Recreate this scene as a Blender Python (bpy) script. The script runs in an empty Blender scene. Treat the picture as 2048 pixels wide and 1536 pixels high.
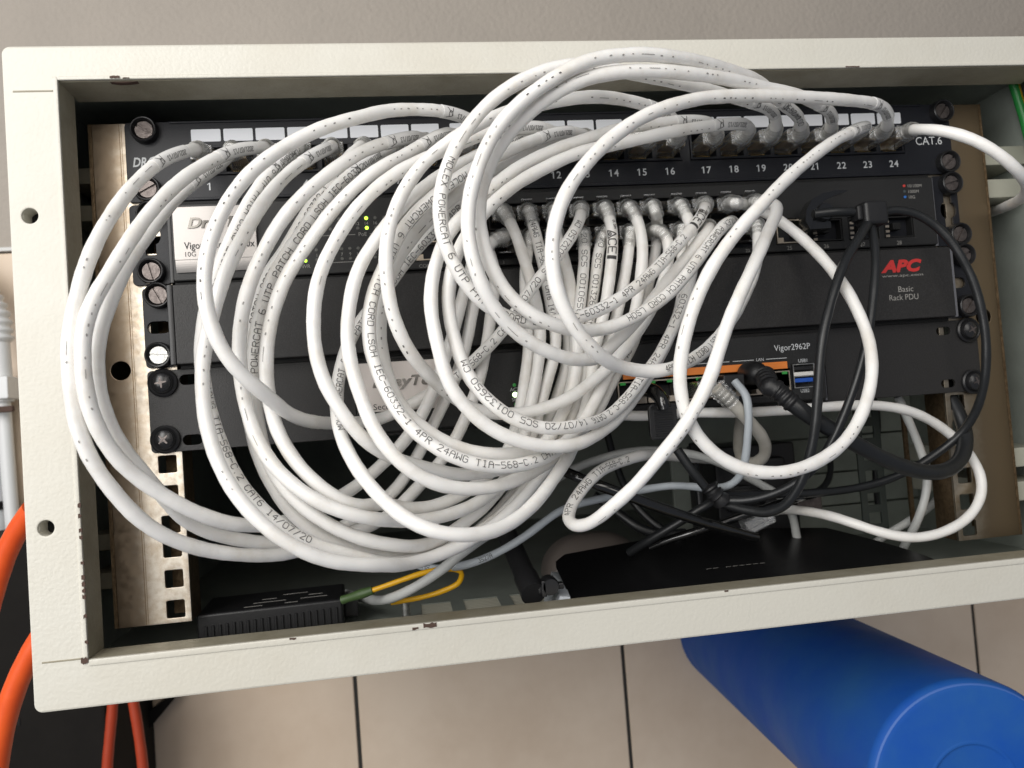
PATCH = {
 'w1': (('p', 1), ('s', 1), [(-199.5,-13,-23),(-199.5,-16,-22.8),(-199.5,-19,-23),(-199.3,-21.8,-23.9),(-199.2,-24.6,-24.8),(-199.6,-30,-26.8),(-201.7,-37.6,-30.1),(-205.3,-44.5,-34.1),(-208.9,-51.1,-38.8),(-212,-57.4,-44.2),(-214.7,-63.6,-50.1),(-217.2,-69.5,-56.2),(-219.4,-75.4,-62.6),(-221.3,-81.1,-69.2),(-222.8,-86.9,-75.8),(-224,-92.7,-82.5),(-225.1,-98.1,-89.5),(-226.2,-103,-96.9),(-227.4,-106.9,-104.8),(-228.6,-109.8,-113.1),(-229.9,-111.7,-121.7),(-231,-112.6,-130.5),(-231.4,-113,-139.5),(-231.3,-112.9,-148.5),(-230.8,-112.3,-157.4),(-229.6,-111.1,-166.2),(-227.5,-109.5,-174.7),(-224.4,-107.3,-182.8),(-220.7,-104.5,-190.4),(-216.6,-101.4,-197.7),(-211.9,-97.8,-204.4),(-206.6,-93.7,-210.1),(-200.7,-88.9,-214.8),(-194.6,-83.7,-218.7),(-188.2,-78.3,-221.8),(-181.6,-72.9,-224.3),(-175.1,-67.1,-226.3),(-168.5,-61.3,-227.7),(-161.4,-56.1,-228.2),(-153.8,-51.5,-227.7),(-146,-47.3,-226.4),(-138.1,-43.5,-224.6),(-130,-40,-222.8),(-122,-37,-220.5),(-114.5,-34.3,-217),(-107.5,-32.2,-212),(-100.8,-30.5,-206.3),(-94.3,-29,-200.3),(-87.9,-27.8,-194.1),(-82.1,-26.6,-187.4),(-77,-25.3,-180.1),(-72.6,-24,-172.5),(-68.6,-22.7,-164.5),(-64.9,-21.9,-156.4),(-61.9,-21.5,-148),(-59.3,-21.3,-139.4),(-57.1,-20.6,-130.7),(-55.1,-19.9,-122),(-53.2,-19.4,-113.2),(-51.4,-19.3,-104.4),(-50.6,-19.4,-95.6),(-51.5,-19.8,-87.1),(-54.2,-20.1,-79.5),(-55.6,-19.6,-77.2),(-57,-18.9,-75),(-57.2,-16,-74.7),(-57,-13,-75)]),
 'w2': (('p', 3), ('s', 2), [(-165.7,-13,-23),(-165.7,-16,-22.8),(-165.7,-19,-23),(-165.5,-21.8,-23.9),(-165.4,-24.6,-24.8),(-166,-29.9,-26.6),(-168.9,-37.3,-29.2),(-173.7,-43.9,-32),(-178.5,-50.3,-35.8),(-182.9,-56.6,-40.3),(-187.4,-62.7,-45.3),(-191.8,-68.5,-50.6),(-195.8,-74.1,-56.4),(-199.5,-79.6,-62.5),(-202.9,-84.9,-69),(-206.2,-89.9,-75.7),(-209.3,-94.6,-82.8),(-212.2,-99.1,-90),(-215,-103.5,-97.4),(-217.9,-107.4,-104.9),(-220.9,-111,-112.4),(-223.5,-113.5,-120.4),(-225,-115,-128.9),(-225.5,-115.5,-137.8),(-225.4,-115.3,-146.7),(-224.6,-114.3,-155.5),(-222.8,-112.4,-164),(-220.1,-109.7,-172),(-216.4,-106.3,-179.3),(-211.7,-102.6,-185.8),(-206.1,-99.1,-191.8),(-200,-95.5,-197.3),(-193.9,-91.3,-202.2),(-187.8,-86.3,-206.3),(-181.6,-80.8,-209.6),(-175.4,-74.9,-211.8),(-169.1,-68.8,-213),(-162.8,-62.7,-213.1),(-156.6,-56.5,-212.2),(-150.4,-50.5,-210.4),(-143.9,-45.2,-208),(-136.9,-41,-205),(-129.7,-37.9,-201.1),(-122.6,-35.9,-196.4),(-115.7,-34.8,-190.9),(-109,-34,-185.1),(-102.8,-33.3,-178.8),(-97.4,-32.5,-172),(-92.7,-31.6,-164.6),(-88.6,-30.8,-156.8),(-84.9,-30,-148.9),(-81.3,-29.4,-140.8),(-77.9,-28.6,-132.7),(-74.7,-27.9,-124.4),(-71.9,-27.5,-116),(-69.1,-27.5,-107.6),(-66.1,-27.5,-99.3),(-63.1,-27.3,-90.9),(-60.3,-26.3,-82.3),(-58.2,-23.9,-73.3),(-57.2,-20.4,-67.1),(-57.1,-19.7,-64.2),(-57,-18.9,-61.4),(-57,-16,-61.1),(-57,-13,-61.5)]),
 'w2b': (('p', 2), ('s', 3), [(-182.6,-13,-23),(-182.6,-16,-22.7),(-182.6,-18.9,-23),(-182.7,-21.3,-24.8),(-182.9,-23.6,-26.6),(-183.7,-28.2,-30.3),(-185.9,-34.7,-35.7),(-189.6,-40.8,-41),(-194,-46.3,-46.5),(-198.3,-51.6,-52.3),(-202,-56.9,-58.5),(-205.2,-62.3,-64.9),(-208,-67.6,-71.5),(-210.7,-72.7,-78.4),(-213.4,-77.7,-85.3),(-216,-82.7,-92.3),(-218.5,-87.1,-99.7),(-220.8,-90.6,-107.5),(-223.2,-93.3,-115.7),(-225.3,-95.4,-124.1),(-226.7,-96.8,-132.8),(-227,-97.4,-141.6),(-226.4,-97.2,-150.5),(-224.8,-96.3,-159.2),(-222.4,-94.7,-167.6),(-219,-92.4,-175.5),(-215,-89.3,-182.8),(-211.3,-85.3,-189.8),(-208,-80.7,-196.8),(-204.5,-76.1,-203.6),(-199.9,-71.5,-209.5),(-194,-66.8,-214.2),(-187.4,-62,-217.8),(-180.2,-57.5,-220.6),(-172.5,-53.4,-222.9),(-164.6,-49.4,-224.4),(-156.6,-45.3,-224.8),(-148.8,-41.1,-224),(-141,-37,-222),(-133.3,-33.6,-218.8),(-125.7,-30.9,-215),(-118.1,-28.9,-210.7),(-111.1,-27.1,-205.5),(-105.2,-25.7,-199),(-100,-24.6,-191.7),(-95.2,-23.7,-184.1),(-90.6,-22.7,-176.4),(-86.1,-21.5,-168.6),(-81.6,-20.6,-160.8),(-77.2,-19.9,-152.9),(-73.3,-19.4,-144.9),(-69.9,-19.5,-136.7),(-67.3,-20,-128.2),(-65.1,-20.6,-119.5),(-63,-21.2,-110.8),(-61,-21.9,-102.2),(-58.9,-22.6,-93.7),(-56.1,-23.5,-85.7),(-51.6,-23.2,-79.4),(-47.5,-21.1,-76.4),(-45.3,-20.1,-75.6),(-43,-18.9,-75),(-42.7,-16,-75),(-43,-13,-75)]),
 'w3': (('p', 10), ('s', 10), [(-42.7,-13,-23),(-42.3,-16,-23.1),(-42.6,-18.9,-23),(-44.4,-21.2,-22.4),(-46.3,-23.5,-21.7),(-50.1,-27.9,-20.5),(-56.1,-34.3,-18.8),(-62.3,-40.6,-17.7),(-69.1,-46.3,-17.5),(-76.6,-51.1,-17.8),(-84.6,-55.1,-18.6),(-92.7,-58.7,-19.8),(-100.5,-62.5,-21.7),(-107.5,-66.9,-24.5),(-114.3,-71.3,-27.8),(-121.7,-75,-31),(-129.5,-77.8,-34.4),(-137.1,-80.4,-38.4),(-144.3,-83.1,-43),(-151.2,-85.8,-48.1),(-157.6,-88.5,-53.8),(-163.4,-91.1,-60.1),(-168.4,-93.6,-67),(-172.6,-96.1,-74.5),(-176,-98.5,-82.5),(-178.7,-100.7,-90.7),(-180.5,-102.5,-99.2),(-181.3,-103.8,-108),(-181,-104.2,-116.8),(-179.6,-103.9,-125.6),(-176.9,-102.9,-134),(-173,-101,-141.6),(-168.2,-97.9,-148.2),(-163.3,-93.2,-153.7),(-159.1,-87.2,-158.5),(-155.6,-80.3,-162.6),(-152.2,-72.6,-165.4),(-148.7,-64.5,-167.2),(-144.9,-56.3,-168.3),(-140.7,-48.4,-169),(-135.8,-40.9,-169.5),(-129.8,-34.5,-169.7),(-122.6,-29.7,-169.5),(-114.6,-26.6,-168.2),(-106.5,-25,-165.3),(-98.4,-24.5,-161.7),(-90.3,-24.6,-157.9),(-82.5,-25.1,-153.7),(-75.1,-26.2,-149),(-68.2,-28.4,-144),(-61.9,-31.6,-138.7),(-55.8,-35.1,-133.3),(-50,-38.2,-127.4),(-44.7,-40.5,-120.7),(-39.5,-42.3,-113.6),(-33.9,-43.5,-106.7),(-27.9,-43.9,-100.1),(-21.8,-43.2,-93.6),(-16,-41.3,-87),(-10.8,-38.3,-80.5),(-6.4,-33.8,-74.3),(-3,-28,-68.6),(-1.3,-23.6,-64.9),(-0.6,-21.3,-63.2),(0,-19,-61.5),(0.1,-16,-61.2),(0,-13,-61.5)]),
 'w4': (('p', 4), ('s', 8), [(-148.8,-13,-23),(-148.8,-16,-22.8),(-148.8,-19,-23),(-148.6,-21.7,-24),(-148.5,-24.5,-25.1),(-148.7,-29.8,-27.6),(-150,-37.2,-31.9),(-153,-43.7,-37),(-156.6,-49.6,-42.6),(-160.2,-55.1,-48.7),(-163.6,-60,-55.3),(-166.9,-64.5,-62.4),(-170.1,-68.3,-69.8),(-173.2,-71.5,-77.6),(-176.5,-74,-85.5),(-179.9,-75.4,-93.6),(-183.1,-76,-101.9),(-186.1,-76.1,-110.3),(-188.5,-76,-118.9),(-190.2,-75.7,-127.7),(-190.9,-75.4,-136.6),(-190.7,-75.2,-145.5),(-189.6,-75.5,-154.3),(-187.7,-76.2,-163),(-185.4,-77.1,-171.6),(-182.6,-78.2,-180),(-179.1,-79.4,-188.1),(-174.6,-80.8,-195.7),(-169.3,-81.9,-202.8),(-163.4,-82.2,-209.4),(-156.9,-81.6,-215.4),(-149.9,-80,-220.6),(-142.5,-77.6,-224.8),(-134.9,-74.4,-228.3),(-127.5,-70.7,-231.6),(-120.4,-66.5,-234.7),(-113.3,-61.8,-236.6),(-106.1,-56.6,-237.2),(-98.6,-51.4,-237),(-90.9,-46.5,-236.1),(-83.2,-42.1,-234.3),(-75.5,-38.2,-231.5),(-67.8,-35,-228.1),(-60.2,-32.1,-223.9),(-53.2,-29.6,-218.9),(-46.6,-27.3,-213.1),(-40.6,-25.3,-206.6),(-35,-23.5,-199.7),(-29.8,-21.7,-192.7),(-25.4,-20.3,-185.1),(-21.5,-19.3,-177.2),(-17.5,-18.5,-169.2),(-13.8,-18.1,-161),(-11.1,-18.1,-152.5),(-9.6,-18.1,-143.8),(-8.9,-18.2,-135),(-8.7,-18.6,-126.1),(-8.8,-19.2,-117.2),(-9.4,-20.2,-108.4),(-10.4,-21.6,-99.7),(-12.3,-23.3,-91.2),(-14.7,-24.7,-82.9),(-16.6,-24.6,-74.7),(-16.2,-21.1,-66.4),(-15.7,-20.1,-63.9),(-15,-18.9,-61.5),(-14.9,-16,-61.1),(-15,-13,-61.5)]),
 'w5': (('p', 5), ('s', 11), [(-131.9,-13,-23),(-131.9,-16,-22.8),(-131.9,-19,-23),(-131.6,-21.8,-24),(-131.4,-24.6,-25),(-131.4,-30,-27.2),(-132.7,-37.9,-30.7),(-135.7,-45.1,-34.7),(-139.9,-51.4,-39.3),(-144.5,-57,-44.5),(-149.2,-62.2,-50.1),(-153.5,-67.2,-56.2),(-157.5,-71.8,-62.7),(-161.3,-76.1,-69.6),(-164.9,-79.6,-77),(-168.5,-82.5,-84.6),(-172.3,-84.7,-92.3),(-175.8,-86.3,-100.3),(-178.8,-87.3,-108.6),(-181.6,-87.9,-117.1),(-184.3,-88.1,-125.6),(-186.5,-88.2,-134.3),(-187.8,-88.2,-143.1),(-188.1,-88.4,-152),(-187.7,-89.1,-160.9),(-186.3,-90.2,-169.6),(-184.1,-91.5,-178.2),(-181,-92.9,-186.4),(-177,-94.4,-194.2),(-172.1,-95.7,-201.5),(-166.4,-96.3,-208.4),(-160.2,-96.1,-214.7),(-153.4,-94.8,-220.2),(-146.3,-92.6,-224.9),(-138.8,-89.6,-228.6),(-131.1,-86.1,-231.2),(-123.7,-81.9,-233.1),(-116.9,-76.6,-234.8),(-110.9,-70.4,-236.4),(-104.8,-64.2,-237.1),(-97.9,-58.7,-236.8),(-90.5,-54,-235.8),(-82.7,-49.9,-234.1),(-75,-46.1,-231.6),(-67.5,-42.4,-228.5),(-60,-39.2,-224.6),(-52.9,-36.6,-220),(-46.1,-34.2,-214.6),(-39.7,-31.8,-208.7),(-33.5,-29.5,-202.5),(-27.4,-27.4,-196.2),(-22.1,-25.4,-189.2),(-18,-23.9,-181.5),(-14.5,-23.1,-173.4),(-11.1,-23,-165.1),(-8.1,-23,-156.8),(-5.8,-22.6,-148.3),(-4,-22,-139.5),(-2.2,-21.4,-130.7),(-0.2,-20.9,-122),(1.8,-20.6,-113.2),(3.9,-20.4,-104.5),(5.7,-20.4,-95.7),(7.5,-20.5,-87.2),(10.9,-20.1,-77.9),(12.3,-19.6,-76.4),(13.7,-18.9,-75),(14,-16,-75),(13.7,-13,-75)]),
 'e00': (('p', 6), ('s', 7), [(-115,-13,-23),(-114.9,-16,-22.8),(-115,-19,-23),(-115.5,-21.7,-24.1),(-116,-24.4,-25.3),(-117.3,-29.5,-27.9),(-119.9,-36.4,-32.6),(-123.4,-41.8,-38.3),(-127.9,-45.8,-44.8),(-132.7,-48.9,-51.7),(-137.6,-51.5,-58.8),(-142.3,-53.9,-66.1),(-146.8,-55.8,-73.6),(-151.2,-57.4,-81.3),(-156,-58.6,-88.6),(-161.1,-59.2,-95.6),(-165.6,-59.3,-103.1),(-168.9,-59.2,-111.4),(-171.6,-59.1,-120),(-173.6,-59,-128.7),(-175,-59.3,-137.6),(-175.7,-60.3,-146.4),(-175.5,-61.7,-155.3),(-174.3,-63.5,-163.9),(-172.7,-65.2,-172.5),(-170.6,-66.6,-181.1),(-167.7,-67.7,-189.5),(-163.9,-68.5,-197.7),(-159.3,-68.8,-205.4),(-153.7,-68.4,-212.4),(-147.2,-67.3,-218.5),(-140,-65.3,-223.7),(-132.5,-62.4,-228.1),(-124.7,-59,-231.7),(-116.7,-55.4,-234.4),(-109,-51,-236.4),(-101.8,-45.6,-237.6),(-94.6,-40.5,-237.8),(-86.7,-36.5,-236.6),(-78.8,-33,-234.1),(-71.1,-29.7,-230.5),(-63.8,-26.6,-226),(-56.9,-23.9,-220.7),(-50.6,-21.8,-214.4),(-44.8,-20.1,-207.6),(-39.7,-18.6,-200.2),(-35.2,-17.1,-192.3),(-31.1,-15.6,-184.3),(-26.8,-14.6,-176.2),(-22.5,-14,-168.1),(-18.7,-13.8,-159.8),(-15.4,-13.5,-151.3),(-12.9,-12.9,-142.7),(-11.5,-12.5,-134.1),(-11.4,-12.8,-125.2),(-11.9,-13.7,-116.3),(-12.1,-14.6,-107.3),(-12,-15.7,-98.4),(-12.1,-17.3,-89.7),(-13.7,-20.1,-79.5),(-14.3,-19.6,-77.2),(-15,-19,-75),(-15.2,-16,-74.9),(-15,-13,-75)]),
 'e0b': (('p', 7), ('s', 6), [(-98.1,-13,-23),(-97.9,-16,-22.7),(-98.1,-18.9,-23),(-99.2,-21.3,-24.4),(-100.3,-23.7,-25.8),(-102.8,-28.2,-28.8),(-107.1,-34.6,-33.5),(-112.1,-40.2,-38.4),(-117.7,-44.9,-43.6),(-123.3,-48.9,-49.3),(-128.8,-52.6,-55.4),(-133.8,-56.2,-61.9),(-138.6,-59.5,-68.7),(-143.2,-62.5,-75.8),(-147.9,-65,-83),(-152.8,-66.7,-90.2),(-157.3,-67.8,-97.8),(-161.2,-68.3,-105.8),(-164.5,-68.5,-114.1),(-167.2,-68.5,-122.6),(-169,-68.5,-131.4),(-170.1,-68.6,-140.3),(-170.3,-68.9,-149.2),(-169.9,-69.8,-158),(-169.2,-71.2,-166.8),(-167.8,-72.7,-175.5),(-165.2,-74.4,-183.8),(-161.4,-76.2,-191.6),(-156.5,-77.7,-198.8),(-150.6,-78.4,-205.4),(-144,-78.2,-211.3),(-137,-76.9,-216.5),(-129.6,-74.6,-220.9),(-122,-71.5,-224.4),(-114.4,-67.9,-227.1),(-107.3,-63.3,-229.2),(-101,-57.4,-230.5),(-94.9,-51.2,-230.6),(-88.3,-45.6,-228.9),(-81.3,-41.1,-225.9),(-74,-37.5,-222),(-66.9,-34.5,-217.4),(-60.3,-32.1,-211.8),(-54.2,-30.1,-205.5),(-48.4,-28.1,-198.9),(-43.1,-26.5,-191.9),(-38.5,-25.2,-184.4),(-34.8,-24.3,-176.3),(-31.6,-23.6,-168),(-28.6,-23.1,-159.6),(-25.4,-22.7,-151.3),(-22.4,-22.4,-143.1),(-20.5,-22.3,-134.6),(-20.4,-22.2,-125.8),(-21.3,-22.2,-117),(-22.3,-22.5,-108.2),(-23.3,-22.8,-99.4),(-24.5,-23.3,-90.6),(-26,-23.7,-81.9),(-27.5,-22.9,-73.1),(-28.2,-20.2,-67),(-28.6,-19.6,-64.2),(-29,-18.9,-61.4),(-29.1,-16,-61.1),(-29,-13,-61.5)]),
 'e0': (('p', 8), ('s', 4), [(-81.2,-13,-23),(-81.1,-16,-22.9),(-81.2,-19,-23),(-81.8,-21.9,-23.3),(-82.5,-24.8,-23.6),(-84.2,-30.4,-24.4),(-87.8,-38.1,-26.2),(-92.9,-44.8,-28.9),(-98.9,-50.5,-32.1),(-105.3,-55.9,-35.6),(-111.5,-61,-39.4),(-117.6,-65.9,-43.9),(-123.5,-70.3,-48.9),(-129.5,-74.2,-54.4),(-135.5,-77.7,-60.1),(-141.4,-80.7,-66.2),(-147,-83.1,-72.8),(-152.2,-84.8,-79.8),(-156.9,-85.9,-87.4),(-161.1,-86.7,-95.3),(-164.9,-87,-103.4),(-168.1,-86.9,-111.8),(-170.5,-86.2,-120.3),(-172.2,-84.9,-129),(-173.1,-83.3,-137.8),(-173.3,-81.8,-146.6),(-172.6,-80.8,-155.4),(-171.1,-80.8,-164.2),(-168.6,-81.8,-172.6),(-164.8,-83.3,-180.5),(-159.9,-84.9,-187.7),(-153.9,-86.1,-194.2),(-147.2,-86.6,-200),(-139.9,-86,-205),(-132.1,-84.6,-208.9),(-124.5,-81.8,-212),(-117.6,-77.4,-214.2),(-111.6,-71.7,-215.9),(-105,-66.3,-217.2),(-97.7,-61.7,-218),(-90,-57.4,-217.8),(-82.3,-53.2,-216.8),(-74.7,-49.2,-215),(-67.4,-45.2,-212.2),(-60.6,-41.2,-208.5),(-54.6,-37.4,-203.6),(-49.7,-34.2,-197.3),(-45.9,-31.8,-189.8),(-42.6,-30,-181.8),(-39.5,-28.4,-173.5),(-36.8,-27.3,-165),(-34.2,-26.7,-156.5),(-32,-26.4,-147.8),(-30.3,-26.1,-139),(-29.3,-25.9,-130.1),(-29.3,-25.8,-121.2),(-30.2,-26,-112.4),(-31.8,-26.6,-103.6),(-33.7,-26.9,-94.9),(-35.8,-26.8,-86.1),(-38,-26.4,-77.5),(-40.4,-24.8,-69.7),(-41.9,-22.5,-65.2),(-42.5,-20.8,-63.3),(-43,-19,-61.5),(-43,-16,-61.3),(-43,-13,-61.5)]),
 'e1': (('p', 9), ('s', 5), [(-59.6,-13,-23),(-59.3,-16,-23),(-59.6,-19,-23),(-61,-21.6,-22.8),(-62.5,-24.2,-22.6),(-65.6,-29.1,-22.7),(-70.7,-36,-24),(-76.2,-42,-27.2),(-81.9,-47.3,-31.6),(-87.8,-52.1,-36.3),(-93.8,-56.9,-41),(-99.8,-61.7,-45.5),(-105.9,-66.1,-50.1),(-112.4,-69.5,-55.2),(-118.7,-71.9,-60.9),(-124.8,-74.1,-67.2),(-130.6,-75.9,-73.8),(-136,-77.4,-80.8),(-141.3,-78.4,-88),(-146.5,-79,-95.3),(-151.4,-79.2,-102.7),(-155.4,-79.1,-110.7),(-158.5,-79,-119.1),(-160.8,-78.9,-127.8),(-162.3,-78.8,-136.7),(-162.9,-78.7,-145.6),(-162.6,-78.6,-154.6),(-161.5,-78.6,-163.5),(-159.2,-78.9,-172.1),(-155.5,-79.7,-180.2),(-150.7,-80.7,-187.7),(-144.9,-81.2,-194.5),(-138.5,-80.6,-200.5),(-131.9,-78.4,-205.3),(-125.5,-74.2,-207.7),(-119.5,-69.1,-208.1),(-113.5,-63.9,-209.3),(-107.1,-58.9,-211.8),(-100,-54.1,-213.2),(-92.4,-49.6,-213),(-84.6,-45.4,-211.5),(-77,-41.5,-208.8),(-69.7,-37.5,-205.3),(-62.8,-33.6,-201),(-56.5,-30.1,-195.8),(-51.2,-27.3,-189.4),(-47.2,-25.4,-181.8),(-44.2,-24,-173.5),(-41.6,-23,-164.9),(-39.3,-22.1,-156.2),(-37.2,-21.5,-147.5),(-35.5,-21.1,-138.7),(-34.5,-20.8,-129.7),(-34.2,-20.5,-120.8),(-34.4,-20.4,-111.8),(-34.5,-20.5,-102.9),(-33.6,-20.6,-94),(-31.9,-20.5,-85.5),(-30.6,-20.1,-80.1),(-29.8,-19.6,-77.5),(-29,-19,-75),(-28.8,-16,-74.8),(-29,-13,-75)]),
 'e2': (('p', 12), ('s', 9), [(-8.8,-13,-23),(-8.5,-16,-23.1),(-8.7,-19,-23),(-10.1,-21.6,-22.7),(-11.5,-24.2,-22.3),(-14.8,-28.6,-21.8),(-20.8,-34.9,-21.9),(-28.1,-39.9,-23.1),(-35.9,-44.1,-24.9),(-43.8,-47.9,-27.1),(-51.6,-51.5,-29.8),(-59.1,-55.2,-33),(-66.5,-58.6,-36.8),(-74,-61.7,-40.7),(-81.5,-64.8,-44.7),(-88.8,-68,-48.7),(-95.7,-71.6,-53.1),(-102.1,-75.4,-58),(-108.4,-78.5,-63.4),(-114.5,-81,-69.5),(-120.2,-82.9,-76.1),(-125.3,-84.3,-83.4),(-129.9,-85.4,-91),(-134,-86.5,-98.8),(-137.1,-87.5,-107.1),(-139.1,-88,-115.7),(-140.1,-88.2,-124.6),(-140.3,-88.2,-133.6),(-139.3,-88.3,-142.5),(-137.1,-88.3,-151.1),(-133.6,-88.3,-159.3),(-129.4,-87.8,-167.1),(-124.6,-86.2,-174.3),(-119.3,-83,-180.2),(-113.6,-78.4,-184.8),(-107.3,-73.4,-188.4),(-100.4,-69,-191.5),(-93.1,-64.8,-194.3),(-85.7,-60.6,-196.8),(-78.1,-56.4,-198.5),(-70.4,-52.1,-199.1),(-62.7,-47.9,-198.8),(-55,-43.8,-197.7),(-47.3,-40.3,-195.5),(-39.8,-37.4,-192.2),(-33.1,-34.8,-187.4),(-27.3,-32.4,-181.4),(-22.4,-30.4,-174.5),(-18,-28.8,-167),(-14.2,-27.6,-159.1),(-11.5,-26.8,-150.9),(-10.1,-26.3,-142.4),(-9.4,-25.8,-133.6),(-8.2,-25.3,-124.9),(-6.4,-24.8,-116.2),(-4.4,-24.1,-107.4),(-2.7,-23.2,-98.4),(-1.2,-22.4,-89.5),(0.1,-20.1,-78.9),(0.1,-19.6,-76.9),(0,-19,-75),(-0.1,-16,-75.1),(0,-13,-75)]),
 'm1': (('p', 11), ('s', 13), [(-25.7,-13,-23),(-25.7,-16,-22.9),(-25.7,-19,-23),(-25.8,-21.9,-23.3),(-26.1,-24.8,-23.7),(-27.4,-29.6,-24.7),(-31.3,-35.8,-27.1),(-37.3,-40.5,-30.3),(-44.3,-44.5,-33.8),(-51.3,-48.5,-37.4),(-58.2,-52.4,-41.2),(-65,-56.2,-45.3),(-71.7,-59.9,-49.7),(-78.5,-63.3,-54.4),(-85.1,-66.4,-59.4),(-91.4,-69.5,-64.8),(-97.3,-72.4,-70.8),(-103.1,-74.8,-77.3),(-108.6,-77,-84.2),(-113.7,-79.3,-91.4),(-118.2,-81.4,-98.9),(-121.7,-82.7,-107.1),(-124.1,-83.2,-115.8),(-125.7,-83.5,-124.7),(-126.3,-84.1,-133.6),(-125.7,-84.9,-142.5),(-124,-86.1,-151.3),(-121.8,-87.9,-159.7),(-119.3,-90.2,-167.7),(-115.9,-92.5,-175.4),(-111.4,-94.1,-182.7),(-105.8,-94.5,-189.4),(-99,-93.6,-195.1),(-91.5,-91.5,-199.3),(-83.6,-88.4,-202),(-75.6,-84.5,-203.5),(-67.9,-79.7,-203.9),(-60.5,-74.3,-203.5),(-53.6,-68.3,-202.4),(-47.1,-61.9,-201),(-41,-55.1,-199.3),(-34.9,-48.4,-197.1),(-29,-41.9,-194.3),(-23.2,-36,-190.4),(-17.6,-31.1,-185.3),(-12.3,-27.7,-179.2),(-7.5,-25.2,-172.2),(-3.1,-23.2,-164.8),(0.7,-21.6,-156.9),(3.9,-20.6,-148.7),(7.3,-20,-140.5),(11,-19.7,-132.3),(14.3,-19.5,-124),(17.2,-19.5,-115.5),(19.6,-19.8,-107),(21.9,-20.1,-98.3),(23.8,-20.5,-89.7),(26,-20.4,-79.3),(26.7,-19.8,-77.1),(27.4,-19,-75),(27.5,-16,-75),(27.4,-13,-75)]),
 'm2': (('p', 13), ('s', 14), [(8.2,-13,-23),(8.5,-16,-23),(8.2,-18.9,-23),(6.4,-21.3,-23),(4.6,-23.6,-23),(0.5,-28.3,-23.3),(-6.1,-34.4,-24.3),(-13.3,-39.5,-26.4),(-20.7,-43.9,-29.4),(-28.2,-48,-32.8),(-35.6,-51.9,-36.5),(-42.9,-55.7,-40.4),(-50.4,-59.1,-44.4),(-57.8,-62.3,-48.5),(-65.1,-65.2,-53.2),(-72.1,-68,-58.2),(-79,-70.4,-63.5),(-85.8,-72.1,-69.1),(-92.4,-73.4,-75),(-98.1,-74.2,-81.5),(-102.6,-74.8,-88.8),(-106.5,-75.6,-96.5),(-110.5,-76.5,-104),(-113.9,-77.3,-111.8),(-116.1,-78.1,-120.2),(-117,-78.8,-128.9),(-116.6,-80,-137.6),(-114.8,-81.5,-146),(-112,-83.3,-154.2),(-108.5,-85.4,-162.1),(-104.4,-87.6,-169.5),(-99.1,-89.3,-176.3),(-92.7,-90.2,-182.1),(-85.4,-90.4,-187),(-77.6,-89.7,-190.8),(-69.6,-88.1,-193.3),(-61.6,-85.5,-194.6),(-53.9,-81.7,-194.8),(-46.8,-77.1,-194.2),(-40.3,-71.8,-192.9),(-34.3,-66.1,-191),(-28.6,-60.3,-188.4),(-23,-54.8,-184.9),(-17.3,-49.6,-180.5),(-11.8,-44.8,-175.2),(-6.5,-40.5,-169.1),(-1.6,-36.7,-162.5),(3.1,-33.3,-155.7),(8,-30.8,-148.9),(13.2,-29.2,-141.9),(17.8,-28.1,-134.4),(21.6,-27,-126.3),(24.6,-26,-117.8),(27.2,-25,-109.2),(29.3,-24.2,-100.5),(30.9,-24,-91.6),(31.4,-24.2,-82.8),(30.7,-23.9,-74.1),(29,-21.5,-66.1),(28.2,-20.3,-63.8),(27.4,-18.9,-61.5),(27.3,-16,-61.2),(27.4,-13,-61.5)]),
 'm3': (('p', 14), ('s', 16), [(25.2,-13,-23),(25.4,-16,-22.9),(25.2,-19,-23),(23.1,-20.9,-23.6),(21,-22.7,-24.2),(18.5,-17.3,-22),(11.7,-15.2,-20.6),(2.9,-17.7,-21.2),(-6.5,-24.6,-24.2),(-15.1,-31.5,-28.1),(-22.8,-36.8,-31.9),(-30.3,-41.2,-35.8),(-37.8,-44.9,-39.7),(-45.5,-48,-43.8),(-53,-50.5,-48.4),(-60.3,-52.9,-53.5),(-67.5,-54.7,-58.8),(-74.6,-55.9,-64.4),(-81.5,-57,-70.2),(-88,-58,-76.4),(-94.1,-58.6,-83.1),(-99.6,-58.9,-90.2),(-104.2,-59,-98),(-107.8,-59.2,-106.2),(-110.5,-59.6,-114.8),(-112,-60.2,-123.6),(-112.3,-61.3,-132.5),(-111.6,-63.1,-141),(-110.3,-66.1,-149),(-108.1,-69.3,-156.7),(-104.4,-71.8,-164.1),(-99.2,-73.7,-171.1),(-92.8,-75.1,-177),(-85.5,-75.6,-182),(-77.5,-75.2,-185.8),(-69.2,-73.8,-188.4),(-60.7,-71.5,-189.7),(-52.5,-68.2,-190.2),(-44.7,-63.9,-190.3),(-37.4,-58.9,-190),(-30.4,-53.6,-189.1),(-23.7,-48.6,-187.1),(-17.1,-44.2,-184),(-10.8,-40.1,-179.6),(-4.9,-35.8,-174),(0.6,-31.5,-167.6),(6,-27.5,-160.5),(11.5,-24.1,-153.3),(17.2,-21.3,-146),(22.6,-19,-138.4),(27,-16.9,-130.2),(30.7,-14.9,-121.5),(34,-13.2,-112.6),(37.3,-11.9,-103.6),(40.5,-11,-94.5),(43.1,-11,-85.4),(44.3,-12.8,-76.7),(43.5,-16.4,-69.2),(41,-22.2,-66),(41,-20.7,-63.7),(41,-19,-61.5),(41,-16,-61.2),(41,-13,-61.5)]),
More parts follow.
